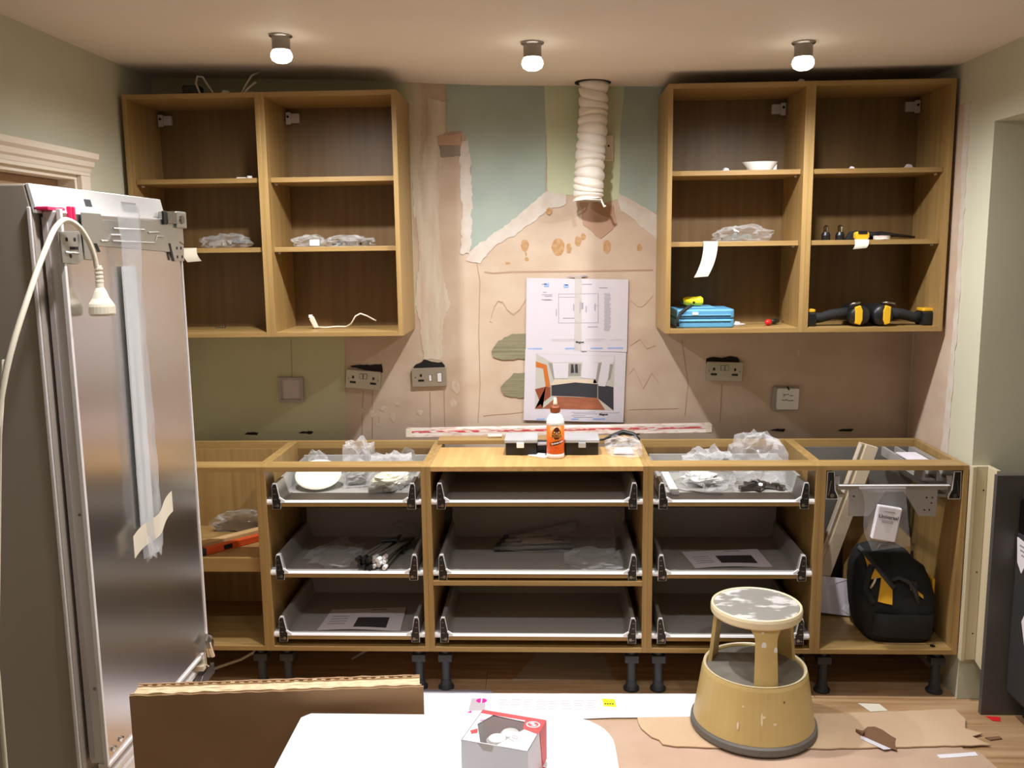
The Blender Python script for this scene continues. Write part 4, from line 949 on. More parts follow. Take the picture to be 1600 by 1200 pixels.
# wide cabinet, middle drawer
t = bag('loose_bag', 'long clear bag of grey rods in the middle drawer of the wide cabinet', (.55, -.30, dm + .03), (.21, .15, .036), 27, dm, clear, amp=.36, lim=(0.19, 0.7, -0.365, -0.17))
for k in range(6):
    a0 = Vector((.25 + .006 * k, -.345 + .024 * k, dm + .012 + .004 * (k % 2))); 
    MB().tube([a0, a0 + Vector((.30 - .03 * k, .014, .008))], .0105, 8).build('rod', plate_grey if k % 2 else rod_grey, t, smooth=True)
    MB().tube([a0 - Vector((.02, .002, 0)), a0], .012, 8).build('rod_cap', leg_pl, t)
t = thing('card_slip', 'pale folded slip on the rods in the wide cabinet middle drawer', 'slip', (.40, -.30, dm + .03))
MB().prism([(.335, -.335), (.40, -.345), (.50, -.32), (.41, -.275), (.345, -.275)], 'z', dm + .0305, dm + .0315).build('slip', paper_l, t)
t = thing('card_slip', 'grey card standing at the back of the wide cabinet middle drawer', 'slip', (.52, -.19, dm))
MB().prism([(.44, dm + .0005), (.56, dm + .02), (.555, dm + .075), (.44, dm + .045)], 'y', -.188, -.186).build('slip', ink_grey, t)
t = bag('loose_bag', 'flat empty clear bag at the front right of the wide cabinet middle drawer', (.62, -.46, dm + .012), (.13, .09, .018), 31, dm, clear, amp=.6, lim=(0.5, 0.715, -0.555, -0.37))
# first cabinet shelf
t = bag('fittings_bag', 'clear bag of dark screws on the shelf behind the fridge', (-.80, -.21, .4995 + .036), (.13, .06, .042), 33, .4995, clear, amp=.4, lim=(-0.97, -0.70, -0.232, -0.15))
MB().crumple((-.81, -.22, .52), (.10, .04, .02), 9, amp=.4, zmin=.5005, nu=24, lim=(-.95, -.71, -.23, -.155)).build('contents', dull_steel, t)
def plank_between(name, label, cat, A_, B_, wx, th, m):
    A_, B_ = Vector(A_), Vector(B_); d = (B_ - A_); L = d.length; a = math.atan2(d.y, d.x)
    t = thing(name, label, cat, tuple(A_), (0, 0, a))
    return t, L
t, L = plank_between('wood_batten', 'pine batten lying diagonally on the shelf behind the fridge', 'batten', (-.913, -.494, .4995), (-.693, -.262, .4995), .04, .03, pine)
MB().box(0, L, -.02, .02, 0, .034).build('batten', pine, t, local=True, bevel=.002)
t, L = plank_between('spirit_level', 'orange and black spirit level in front of the pine batten', 'spirit level', (-.876, -.524, .4995), (-.652, -.288, .4995), .03, .03, orange_lv)
MB().box(.03, L, -.014, .014, 0, .026).build('body', orange_lv, t, local=True, bevel=.002)
MB().box(0, .03, -.0145, .0145, 0, .027).build('end_cap', black_pl, t, local=True, bevel=.002)
MB().box(.10, .135, -.0146, -.0136, .004, .022).build('vial', black_pl, t, local=True)

# ------------------------------------------------------------------ last cabinet contents
zf = Z0 + TK + .0005
t = thing('primed_board', 'primed white skirting board leaning through the last base cabinet', 'board', (1.455, -.33, zf))
Mb = Matrix.Translation((1.452, -.215, zf + .024)) @ Matrix.Rotation(math.atan2(.205, .70), 4, 'Y') @ Matrix.Rotation(.04, 4, 'X')
MB().prism([(0, 0), (.07, 0), (.07, .022), (.062, .022), (.058, .016), (.05, .016), (.046, .022), (0, .022)], 'z', 0, .705).xf(Mb @ Matrix.Rotation(PI, 4, 'Z') @ Matrix.Translation((-.07, -.0, 0))).build('moulding', mdf, t)
MB().box(.001, .006, -.0235, -.0215, .01, .70).xf(Mb).build('painted_edge', rail_white, t)
t = thing('oak_offcut', 'oak board offcut leaning against the back of the last base cabinet', 'board', (1.74, -.16, zf))
Mo = Matrix.Translation((1.76, -.235, zf + .002)) @ Matrix.Rotation(-.11, 4, 'X')
MB().prism([(-.14, 0), (.12, 0), (.12, .30), (0, .42), (-.14, .42)], 'y', -.009, .009).xf(Mo).build('panel', oak_v, t)
t = thing('oak_offcut', 'narrow brown board leaning behind the skirting board', 'board', (1.47, -.19, zf))
Mo = Matrix.Translation((1.482, -.156, zf + .027)) @ Matrix.Rotation(.29, 4, 'Y')
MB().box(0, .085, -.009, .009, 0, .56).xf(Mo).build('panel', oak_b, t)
t = thing('steel_rails', 'pair of pale metal rails wrapped in film, across the top right of the last cabinet', 'rails', (1.83, -.3, .745))
for k in range(2):
    MB().prism([(0, 0), (.045, 0), (.045, .008), (.01, .012), (.01, .035), (0, .035)], 'y', 0, .36).xf(Matrix.Translation((1.775 + .05 * k, -.54, .79)) @ Matrix.Rotation(.04, 4, 'Z') @ Matrix.Rotation(.03, 4, 'X')).build('rail', (plate_grey, draw_side)[k], t)
MB().box(1.77, 1.845, -.42, -.30, .836, .84).xf(Matrix.Identity(4)).build('wrapping', paper_l, t)
# hanging bag with a white packet
t = thing('hanging_bag', 'clear zip bag with a white packet, hanging on the grey pull-out plate', 'bag', (1.63, -.588, .785))
def hb(u, v, s):
    x0 = 1.535 + .05 * v + .01 * math.sin(v * 7); x1 = 1.695 + .03 * v
    x = x0 + (x1 - x0) * u; z = .787 - .22 * v - .018 * (1 - u) * v
    bul = .014 * math.sin(PI * u) * math.sin(PI * min(1, .15 + v * .85)) + .004 * mnoise.noise(Vector((u * 5, v * 6, s)))
    return (x, -.596 + s * (bul + .0015), z)
MB().grid(lambda u, v: hb(u, v, -1), 14, 18).build('film_front', clear, t, smooth=False)
MB().grid(lambda u, v: hb(u, v, 1 if v > .06 else .2), 14, 18).build('film_back', clear2, t, smooth=False)
MB().box(1.536, 1.697, -.599, -.595, .778, .782).build('zip_seal', clear2, t)
Mp = Matrix.Translation((1.634, -.598, .652)) @ Matrix.Rotation(.16, 4, 'Y')
MB().box(-.042, .042, -.011, .011, -.062, .062).xf(Mp).build('packet', paper, t, bevel=.004)
B = MB(); text_mesh('Universal', .0185, Mp @ Matrix.Translation((0, -.0116, .025)) @ Matrix.Rotation(PI / 2, 4, 'X'), B, bold=.0003); B.build('lettering', ink_dark, t)
B = MB()
for z in (.044, .010, .004): B.box(-.02, .02, -.0116, -.011, z, z + .002)
B.xf(Mp).build('small_print', ink_grey, t, kind='stuff')
# tool bag
t = thing('tool_bag', 'black and yellow open tool bag standing in the last base cabinet', 'tool bag', (1.74, -.40, zf))
sec = [(0, 1.745, -.40, .118, .115), (.02, 1.745, -.40, .126, .122), (.09, 1.742, -.40, .137, .128), (.16, 1.738, -.40, .140, .125), (.21, 1.732, -.39, .134, .112), (.255, 1.722, -.385, .124, .092), (.285, 1.712, -.38, .110, .072), (.31, 1.702, -.375, .092, .05), (.328, 1.690, -.372, .07, .03), (.335, 1.685, -.372, .045, .012)]
vs = []; NSG = 36
for (h, cx, cy, rx, ry) in sec:
    for k in range(NSG):
        a = 2 * PI * k / NSG; c_, s_ = math.cos(a), math.sin(a); p = .45
        x = cx + rx * (abs(c_) ** p) * (1 if c_ > 0 else -1); yv = cy + ry * (abs(s_) ** p) * (1 if s_ > 0 else -1)
        n = mnoise.noise(Vector((x * 16, yv * 16, h * 16))) + .7 * mnoise.noise(Vector((x * 34, yv * 34, h * 34 + 5)))
        vs.append((x + .011 * n * (h > .02), yv + .011 * n * (h > .02), zf + h + .012 * n * (h > .1)))
ns = len(sec)
fs = [(i * NSG + k, i * NSG + (k + 1) % NSG, (i + 1) * NSG + (k + 1) % NSG, (i + 1) * NSG + k) for i in range(ns - 1) for k in range(NSG)] + [list(range(NSG - 1, -1, -1)), [(ns - 1) * NSG + k for k in range(NSG)]]
MB().add(vs, fs).build('body', black_cl, t, smooth=True)
def onbag(x, h, out=.004):
    # a point on the front of the bag at x and height h
    for (a_, b_) in zip(sec, sec[1:]):
        if a_[0] <= h <= b_[0]:
            k = (h - a_[0]) / (b_[0] - a_[0]); cx = a_[1] + (b_[1] - a_[1]) * k; cy = a_[2] + (b_[2] - a_[2]) * k; rx = a_[3] + (b_[3] - a_[3]) * k; ry = a_[4] + (b_[4] - a_[4]) * k
            q = min(.999, abs(x - cx) / rx) ** (1 / .45); s_ = math.sqrt(max(0, 1 - q * q)) ** .45
            return (x, cy - ry * s_ - out, zf + h)
    return (x, -.40, zf + h)
def patch(name, P, m, out=.005, nu=8, nv=8):
    A_, B_, C_, D_ = P
    def fn(u, v):
        x = (A_[0] * (1 - u) + B_[0] * u) * (1 - v) + (D_[0] * (1 - u) + C_[0] * u) * v
        h = (A_[1] * (1 - u) + B_[1] * u) * (1 - v) + (D_[1] * (1 - u) + C_[1] * u) * v
        return onbag(x, h, out + .003 * math.sin(PI * u) * math.sin(PI * v))
    return MB().grid(fn, nu, nv).build(name, m, t, smooth=True)
patch('yellow_panel', [(1.645, .165), (1.695, .155), (1.703, .215), (1.668, .25)], yellow_cl, .012)
patch('yellow_panel', [(1.628, .235), (1.672, .245), (1.635, .30), (1.622, .315)], yellow_cl, .012)
patch('zip_edge', [(1.608, .325), (1.618, .335), (1.715, .215), (1.70, .205)], black_cl2, .014, 4, 12)
patch('yellow_trim', [(1.765, .205), (1.81, .175), (1.81, .187), (1.765, .222)], yellow_cl, .012, 6, 2)
patch('grey_pocket', [(1.635, .03), (1.85, .02), (1.85, .115), (1.635, .12)], black_cl, .012)
MB().tube([onbag(1.70, .235, .012), onbag(1.725, .25, .03), onbag(1.76, .235, .03), onbag(1.78, .20, .02), onbag(1.79, .16, .01)], [.007, .008, .009, .009, .007], 8).build('handle', black_cl2, t, smooth=True)
MB().tube([(1.66, -.42, zf + .29), (1.69, -.40, zf + .335), (1.74, -.385, zf + .345), (1.79, -.385, zf + .30), (1.82, -.40, zf + .24)], .007, 8).build('rim_strap', black_pl, t, smooth=True)
MB().tube([onbag(1.628, .16, .02), (1.612, -.49, zf + .20), (1.622, -.485, zf + .25), (1.64, -.47, zf + .28)], .013, 8).build('shoulder_strap', black_cl, t, smooth=True)
MB().box(1.772, 1.792, -.515, -.50, zf + .195, zf + .235).build('buckle', black_cl2, t, bevel=.004)
MB().tube([(1.628, -.50, zf + .205), (1.635, -.515, zf + .235), (1.645, -.50, zf + .245)], .004, 6).build('clip', tape_m, t, smooth=True)
MB().box(1.862, 1.872, -.475, -.40, zf + .14, zf + .23).build('side_trim', yellow_cl, t, bevel=.003)
t = thing('instruction_booklet', 'grey and white booklet standing behind the tool bag on the left', 'booklet', (1.545, -.24, zf))
Mk = Matrix.Translation((1.568, -.284, zf + .004)) @ Matrix.Rotation(-.2, 4, 'X') @ Matrix.Rotation(.12, 4, 'Y')
MB().box(-.06, .07, -.003, .003, 0.008, .15).xf(Mk).build('cover', paper_l, t)
MB().prism([(-.035, .115), (.04, .15), (.045, .152), (-.02, .152)], 'y', -.0045, -.003).xf(Mk).build('white_corner', paper, t)
MB().prism([(.03, .03), (.06, .012), (.062, .04), (.04, .05)], 'y', -.0045, -.003).xf(Mk).build('white_corner', paper, t)
t = thing('floor_cap', 'small black cap at the front right corner of the last cabinet floor', 'cap', (1.845, -.545, zf))
MB().lathe([(.001, 0), (.009, 0), (.009, .003), (.001, .003)], (1.845, -.545, zf), 12).build('cap', black_pl, t)

# ------------------------------------------------------------------ right-hand alcove: boards, end panel, appliance
t = thing('corner_post', 'cream painted corner post of boards beside the last base cabinet', 'post', (1.925, -.576, .13))
MB().box(1.9225, 1.936, -.601, -.576, .138, .856).build('strip', cream_board, t, bevel=.0015)
Pb = MB().box(1.936, 1.976, -.594, -.576, .14, .856).build('board', cream_board, t, bevel=.0015)
MB().prism([(.126, -.655), (.14, -.576), (.856, -.576), (.856, -.655)], 'x', 1.9765, 1.991).xf(Matrix.Identity(4)) if False else None
B = MB(); B.prism([(-.576, .14), (-.576, .856), (-.655, .856), (-.655, .12)], 'x', 1.9765, 1.991); B.build('side_board', cream_board, t, bevel=.0015)
for z in (.24, .47, .77): MB().lathe([(.0005, 0), (.003, 0), (.003, -.001), (.0005, -.001)], (1.966 - .004 * (z < .6), -.594, z), 8, ax='y').build('screw', ink_dark, Pb)
t = thing('end_panel', 'dark grey end panel of the units in the right alcove', 'panel', (2.2, -.675, FZ))
MB().box(1.962, 2.56, -.69, -.67, FZ, .848).build('panel', graph_panel, t, bevel=.001)
t = thing('dishwasher', 'dark grey appliance with glossy black control strip at the right edge', 'dishwasher', (2.35, -1.0, FZ))
MB().box(2.04, 2.58, -1.28, -.695, .075, .65).build('door', appl_dark, t, bevel=.003)
MB().box(2.04, 2.58, -1.28, -.695, .655, .765).build('control_panel', gloss_blk, t, bevel=.004)
MB().box(2.05, 2.58, -1.28, -.695, .768, .80).build('top_edge', appl_dark, t, bevel=.002)
MB().box(2.10, 2.57, -1.27, -.70, FZ, .072).build('plinth', black_rub, t)
def sticker(name, pts, lines):
    s = MB().prism(pts, 'x', 2.0375, 2.0405).build(name, paper, t)
    B = MB()
    for (y0, y1, z) in lines: B.box(2.0370, 2.0378, y0, y1, z, z + .006)
    B.build('print', ink_grey, s, kind='stuff')
sticker('label_sticker', [(-.712, .550), (-.700, .635), (-.780, .628), (-.785, .57), (-.755, .545), (-.74, .52)], [(-.77, -.72, .61), (-.765, -.725, .595), (-.775, -.735, .58)])
sticker('label_sticker', [(-.80, .27), (-.765, .36), (-.78, .39), (-.90, .40), (-.90, .28)], [(-.87, -.80, .36), (-.87, -.80, .34)])

# ------------------------------------------------------------------ fridge-freezer at the left
t = thing('fridge', 'tall white built-in fridge with aluminium door, in front of the left wall', 'fridge', (-.80, -1.68, FZ))
XD = -.50
MB().prism([(-1.09, .03), (-.546, .03), (-.546, 1.706), (-.557, 1.764), (-1.09, 1.764)], 'y', -1.985, -1.393).build('body', fridge_side, t, bevel=.004)
MB().prism([(-.5455, 1.708), (-.538, 1.708), (-.538, 1.714), (-.549, 1.7645), (-.5565, 1.7645)], 'y', -1.985, -1.393).build('top_band', white_pl, t, bevel=.001)
MB().box(-1.05, -.60, -1.95, -1.42, FZ, .03).build('plinth', black_pl, t)
dr_ = MB().box(-.538, XD - .002, -1.968, -1.405, .549, 1.713).build('door', white_ap, t, bevel=.003)
MB().box(XD - .0025, XD, -1.9635, -1.4095, .556, 1.708).build('aluminium_sheet', alu, dr_)
MB().box(XD - .006, XD + .003, -1.975, -1.966, .545, 1.716).build('edge_trim', white_ap, dr_, bevel=.001)
MB().box(XD - .006, XD + .003, -1.408, -1.401, .545, 1.62).build('edge_trim', white_ap, dr_, bevel=.001)
MB().box(XD - .02, XD + .004, -1.972, -1.402, .541, .549).build('bottom_trim', white_ap, dr_, bevel=.001)
MB().box(-.556, -.548, -1.990, -1.985, .03, 1.72).build('corner_strip', white_ap, t, bevel=.002)
MB().box(-.538, -.528, -1.9705, -1.968, .56, 1.70).build('seal_groove', lilac_pl, dr_)
# freezer door under it, with its moulded white front
fz = MB().box(-.538, -.512, -1.968, -1.405, .06, .515).build('freezer_door', white_ap, t, bevel=.004)
for (y0, y1) in ((-1.93, -1.79), (-1.755, -1.62), (-1.585, -1.44)):
    MB().box(-.513, -.506, y0, y1, .10, .49).build('moulded_panel', white_ap, fz, bevel=.006)
MB().box(-.513, -.508, -1.96, -1.41, .497, .51).build('moulded_lip', white_ap, fz, bevel=.002)
# screws at the foot of the fridge door
for (y_, z) in ((-1.907, .571), (-1.94, .568), (-1.96, 1.10), (-1.96, .72)):
    if y_ > -1.95: MB().lathe([(.0005, 0), (.007, 0), (.006, .005), (.0005, .006)], (XD, y_, z), 12, ax='x').build('screw', chrome, dr_)
    else: MB().lathe([(.0005, 0), (.003, 0), (.003, -.0015), (.0005, -.0015)], (-.515, -1.9685, z), 8, ax='y').build('side_screw', dull_steel, dr_)
# mounting bracket along the top of the door
outl = [(-1.90, 1.712), (-1.82, 1.712), (-1.815, 1.70), (-1.70, 1.70), (-1.69, 1.706), (-1.56, 1.705), (-1.50, 1.712), (-1.42, 1.715), (-1.405, 1.69), (-1.425, 1.675), (-1.418, 1.652), (-1.395, 1.648), (-1.398, 1.607), (-1.455, 1.607), (-1.47, 1.63), (-1.84, 1.645), (-1.855, 1.615), (-1.90, 1.618)]
br = MB().prism(outl, 'x', XD + .003, XD + .0055).build('mounting_bracket', steel, dr_, bevel=.0008)
outl2 = [(-1.988, 1.672), (-1.91, 1.674), (-1.905, 1.618), (-1.93, 1.608), (-1.985, 1.612)]
MB().prism(outl2, 'x', XD + .003, XD + .0055).build('mounting_bracket', steel, dr_, bevel=.0008)
for pts in ([(-1.83, 1.655), (-1.80, 1.655), (-1.785, 1.668), (-1.74, 1.668)], [(-1.77, 1.682), (-1.62, 1.682)], [(-1.78, 1.655), (-1.57, 1.652), (-1.555, 1.668), (-1.52, 1.668)], [(-1.60, 1.676), (-1.54, 1.678)], [(-1.975, 1.632), (-1.925, 1.63), (-1.918, 1.65), (-1.918, 1.668)]):
    MB().tube([(XD + .0055, y_, z) for y_, z in pts], .003, 6).build('pressed_rib', steel, br)
for (a_, b_, c_, d_) in ((-1.86, -1.835, 1.632, 1.65), (-1.49, -1.462, 1.61, 1.652)):
    MB().prism([(a_, d_), (a_ + .012, d_), (b_, c_), (b_ - .012, c_)], 'x', XD + .0052, XD + .0062).build('slot', hole_m, br)
for (y_, z) in ((-1.965, 1.657), (-1.935, 1.657), (-1.955, 1.625), (-1.44, 1.64), (-1.415, 1.64), (-1.44, 1.618), (-1.41, 1.618)):
    MB().lathe([(.0005, 0), (.0042, 0), (.0042, .0008), (.0005, .0008)], (XD + .0054, y_, z), 10, ax='x').build('hole', hole_m, br)
MB().box(XD + .0052, XD + .0062, -1.955, -1.925, 1.637, 1.643).build('slot', hole_m, br)
MB().prism([(-.5425, 1.729), (-.5408, 1.7293), (-.5442, 1.7445), (-.546, 1.744)], 'y', -1.79, -1.762).build('black_sticker', leg_pl, t)
MB().prism([(-.5418, 1.7245), (-.5398, 1.725), (-.5448, 1.7475), (-.547, 1.747)], 'y', -1.62, -1.545).build('rating_label', plate_grey, t)
# top hinge at the far end
hg = MB().box(-.536, XD + .012, -1.445, -1.38, 1.69, 1.732).build('top_hinge', steel, t, bevel=.003)
MB().box(XD + .0115, XD + .0135, -1.50, -1.445, 1.70, 1.728).build('hinge_arm', dull_steel, hg, bevel=.001)
MB().box(XD + .006, XD + .0115, -1.52, -1.498, 1.697, 1.73).build('hinge_cap', black_pl, hg, bevel=.002)
MB().lathe([(.001, 0), (.011, 0), (.011, .004), (.001, .004)], (XD + .012, -1.415, 1.712), 14, ax='x').build('hinge_screw', dull_steel, hg)
MB().prism([(-1.42, 1.69), (-1.385, 1.69), (-1.385, 1.65), (-1.42, 1.66)], 'x', -.53, XD + .002).build('hinge_plate', steel, hg)
# middle hinge at the far bottom corner of the door
h2 = MB().prism([(-1.455, .56), (-1.425, .60), (-1.40, .585), (-1.385, .56), (-1.40, .53), (-1.43, .505), (-1.45, .52)], 'x', XD - .03, XD + .014).build('lower_hinge', chrome, t, bevel=.003)
MB().tube([(XD + .016, -1.43, .575), (XD + .019, -1.415, .53)], .006, 8).build('hinge_pin', chrome, h2)
MB().prism([(-1.45, .59), (-1.435, .60), (-1.41, .555), (-1.425, .55)], 'x', XD + .014, XD + .02).build('hinge_link', dull_steel, h2)
MB().lathe([(.001, 0), (.008, 0), (.008, .003), (.001, .003)], (XD + .0145, -1.41, .535), 12, ax='x').build('hinge_screw', dull_steel, h2)
MB().box(XD - .02, XD + .012, -1.47, -1.45, .512, .525).build('hinge_shim', cream_board, h2)
MB().prism([(-1.53, .47), (-1.39, .47), (-1.39, .50), (-1.47, .50)], 'x', XD - .03, XD + .012).build('lower_plate', dull_steel, h2, bevel=.002)
# pink transport clips
for (a_, b_) in ((-1.985, -1.945), (-1.936, -1.922)):
    MB().box(-.545, -.515, a_, b_, 1.713, 1.7205).build('transport_clip', pink_pl, t, bevel=.002)
for y_ in (-1.937, -1.924): MB().box(XD - .004, XD + .005, y_ - .004, y_ + .004, 1.694, 1.722).build('transport_clip', pink_pl, t, bevel=.002)
# wrapped trim strip taped to the door
t = thing('wrapped_strip', 'white plastic strip in clear wrap, taped upright to the aluminium door', 'trim strip', (-.49, -1.70, 1.0))
xs = XD + .006
def sy(z): return -1.758 + (1.60 - z) * .002
B = MB()
q = [(xs, 0), (xs + .004, 0), (xs + .004, .022), (xs + .009, .024), (xs + .009, .030), (xs + .004, .032), (xs + .004, .062), (xs, .062)]
vs = [(x, -1.748 + yy, 1.60) for x, yy in q] + [(x, -1.752 + yy, 1.0) for x, yy in q]; n = len(q)
B.add(vs, [list(range(n - 1, -1, -1)), list(range(n, 2 * n))] + [(i, (i + 1) % n, n + (i + 1) % n, n + i) for i in range(n)]).build('profile', white_pl, t)
def wrapf(u, v):
    z = 1.735 - .80 * v
    y_ = -1.772 + .105 * u + (.012 * math.sin(v * 5 + u * 3)) * (1 - v)
    x = xs + .012 + .010 * math.sin(PI * u) * (1 + .8 * math.exp(-((v - .12) / .08) ** 2)) + .003 * mnoise.noise(Vector((u * 5, v * 14, 2)))
    return (x, y_, z)
MB().grid(wrapf, 8, 40).build('film', wrap_f, t, smooth=True)
tp = MB().grid(lambda u, v: (xs + .012 + .012 * math.exp(-((u - .5) / .22) ** 2), -1.815 + .215 * u, 1.0 + .045 * (u - .5) - .052 * (v - .5) + .003 * math.sin(9 * u)), 14, 3).build('tape', tape_m, t, smooth=True)
for k in range(2):
    MB().grid(lambda u, v, k=k: (xs + .014 + .012 * math.sin(4 * u + k) * v + .004 * k, -1.755 + .09 * u + (.02 * (u - .5)) * v - .01 * k, .985 - .065 * v * (1 - .3 * abs(math.sin(6 * u + k)))), 8, 5).build('film_end', clear2, t)
# mains lead looped over the bracket
t = thing('power_lead', 'white mains lead with moulded plug looped over the fridge bracket', 'power lead', (-.46, -1.95, 1.6))
xc = XD + .022
P = [(xc - .02, -2.37, FZ + .006), (xc - .02, -2.37, .4), (xc - .02, -2.36, .75), (xc - .01, -2.335, 1.05), (xc, -2.30, 1.25), (xc + .01, -2.245, 1.43), (xc + .012, -2.15, 1.57), (xc + .008, -2.07, 1.655), (xc + .004, -2.03, 1.683), (xc, -1.99, 1.694), (xc + .004, -1.955, 1.682), (xc + .008, -1.93, 1.655), (xc + .01, -1.915, 1.625), (xc + .01, -1.908, 1.60)]
PP = []
for i in range(len(P) - 1):
    for k in range(5):
        p0 = Vector(P[max(0, i - 1)]); p1 = Vector(P[i]); p2 = Vector(P[i + 1]); p3 = Vector(P[min(len(P) - 1, i + 2)]); s_ = k / 5
        PP.append(.5 * ((2 * p1) + (p2 - p0) * s_ + (2 * p0 - 5 * p1 + 4 * p2 - p3) * s_ ** 2 + (3 * p1 - p0 - 3 * p2 + p3) * s_ ** 3))
PP.append(Vector(P[-1]))
MB().tube(PP, .0052, 8).build('flex', white_cable, t, smooth=True)
px_, py_ = xc + .012, -1.905
B = MB().lathe([(.001, 1.605), (.0065, 1.605), (.008, 1.56), (.012, 1.552), (.017, 1.538), (.0235, 1.528), (.025, 1.522), (.025, 1.508), (.022, 1.503), (.001, 1.5025)], (px_, py_, 0), 22)
pg = B.build('plug', white_cable, t, smooth=False, bevel=.001)
for k in range(4): MB().lathe([(.0064, 0), (.0082, .001), (.0082, .0045), (.0064, .0055)], (px_, py_, 1.570 + .0085 * k), 14, cap=False).build('strain_rib', white_cable, pg)
MB().prism(rrect(-.012, .03, 1.502, 1.526, .006), 'x', px_ - .012, px_ + .016).xf(Matrix.Translation((0, py_, 0))).build('plug_grip', white_cable, pg, bevel=.003)
t = thing('power_lead', 'thin second white lead hanging beside the main lead at the left edge', 'cable', (-.52, -2.25, FZ))
MB().tube([(-.478, -2.228, 1.452), (-.50, -2.228, 1.32), (-.515, -2.24, 1.12), (-.525, -2.26, .92), (-.525, -2.27, .6), (-.525, -2.275, .3), (-.525, -2.28, FZ + .005)], .004, 7).build('flex', white_cable, t, smooth=True)

# ------------------------------------------------------------------ floor coverings
def fsheet(name, label, cat, poly, z0, th, m, amp=.0015, seed=1):
    t = thing(name, label, cat, (sum(p[0] for p in poly) / len(poly), sum(p[1] for p in poly) / len(poly), z0))
    MB().prism(rough_poly(poly, amp, .03, seed), 'z', z0, z0 + th).build('sheet', m, t)
    return t
fsheet('floor_board', 'large tan hardboard sheet covering the floor in front of the stool', 'floor sheet', [(.30, -.755), (1.80, -.745), (1.80, -.92), (1.845, -.935), (1.862, -1.05), (1.88, -2.8), (.30, -2.8)], FZ + .0003, .0032, tan_card, .001, 3)
t = fsheet('paper_sheet', 'large white printed paper sheet lying on the floor under the drawers', 'paper', [(-.25, -.575), (.25, -.572), (1.003, -.563), (.975, -.726), (.64, -.742), (.45, -.76), (-.25, -.78)], FZ + .0042, .0008, paper, .0008, 4)
zp = FZ + .0051
MB().prism(ell(.192, -.628, .02, .017, 18), 'z', zp, zp + .0003).build('printed_spot', ink_pink, t)
MB().box(.1895, .1945, -.6465, -.6095, zp + .0003, zp + .0006).build('spot_bar', paper, t)
MB().prism([(.155, -.612), (.205, -.612), (.21, -.70), (.15, -.70)], 'z', zp - .0002, zp + .0001).build('tinted_box', ink_faint, t)
B = MB(); r3 = random.Random(9)
for k in range(8):
    for j in range(6):
        w_ = r3.uniform(.02, .04); B.box(.255 + .046 * k, .255 + .046 * k + w_, -.622 - .0125 * j, -.6185 - .0125 * j, zp, zp + .0002)
B.build('small_print', ink_faint, t, kind='stuff')
MB().prism(rough_poly([(.633, -.605), (.68, -.61), (.683, -.667), (.638, -.66)], .001, .02, 2), 'z', zp, zp + .0003).build('highlight', ink_yel, t)
B = MB()
for k in range(4): B.box(.642 + .009 * k, .648 + .009 * k, -.648, -.64, zp + .0003, zp + .0005)
B.build('number', ink_dark, t, kind='stuff')
MB().prism([(.145, -.715), (.16, -.70), (.163, -.715)], 'z', zp, zp + .0003).build('printed_corner', ink_pink, t)
c_ = fsheet('torn_cardboard', 'long torn strip of pale cardboard on the floor under the stool', 'cardboard', [(.749, -.748), (1.2, -.728), (1.88, -.668), (1.885, -.74), (1.86, -.80), (1.90, -.83), (1.86, -.85), (1.895, -.90), (1.40, -.93), (1.15, -.935), (.86, -.93), (.82, -.918), (.812, -.89), (.785, -.875), (.757, -.82)], FZ + .0062, .004, kraft_f, .0025, 6)
zc_ = FZ + .0103
MB().prism(rough_poly([(1.49, -.842), (1.53, -.80), (1.56, -.795), (1.60, -.87), (1.575, -.94), (1.50, -.89)], .004, .02, 5), 'z', zc_, zc_ + .0012).build('torn_hole', kraft_d, c_)
MB().prism([(1.49, -.855), (1.56, -.935), (1.535, -.94), (1.482, -.875)], 'z', zc_ + .0012, zc_ + .002).build('torn_flap', paper_l, c_)
MB().prism([(1.48, -.83), (1.505, -.845), (1.492, -.862)], 'z', zc_ + .0012, zc_ + .012).build('torn_curl', kraft_d, c_)
fsheet('paper_scrap', 'small white scrap on the oak strip right of the stool', 'scrap', [(1.56, -.615), (1.635, -.62), (1.65, -.668), (1.585, -.675)], FZ + .0004, .0008, tape_m, .001, 7)
fsheet('white_strip', 'white paper strip at the right end of the tan hardboard', 'scrap', [(1.70, -.955), (1.83, -.935), (1.83, -.957), (1.70, -.975)], FZ + .004, .0008, paper, .001, 8)
fsheet('plastic_sheet', 'dull clear sheet lying under the wide cabinet', 'sheet', [(.30, -.46), (.69, -.45), (.66, -.22), (.40, -.22)], FZ + .0004, .003, clear, .002, 9)
fsheet('grey_underlay', 'strip of grey underlay poking out behind the paper sheet', 'underlay', [(-.10, -.54), (.22, -.54), (.23, -.565), (-.10, -.57)], FZ + .0004, .0025, ink_grey, .003, 10)
fsheet('red_scrap', 'tiny red scrap on the floor by the dark end panel', 'scrap', [(1.975, -.70), (2.02, -.705), (2.01, -.735), (1.985, -.73)], FZ + .0004, .001, red_card, .002, 11)
fsheet('dark_scrap', 'dark torn scrap at the right end of the cardboard strip', 'scrap', [(1.905, -.845), (1.955, -.835), (1.96, -.85), (1.915, -.862)], FZ + .0004, .004, kraft_d, .002, 12)
t = thing('loose_cable', 'white cable lying on the floor under the first base cabinet', 'cable', (-.7, -.3, FZ))
MB().tube([(-.95, -.45, FZ + .006), (-.78, -.40, FZ + .05), (-.66, -.33, FZ + .10), (-.585, -.30, FZ + .125)], .006, 7).build('flex', white_cable, t, smooth=True)
t = thing('loose_cable', 'curved pale cable hanging under the second base cabinet', 'cable', (-.30, -.3, FZ))
MB().tube([(-.34, -.28, .138), (-.30, -.29, .115), (-.275, -.30, .08), (-.29, -.30, .03), (-.36, -.30, FZ + .006)], .006, 7).build('flex', lilac_pl, t, smooth=True)

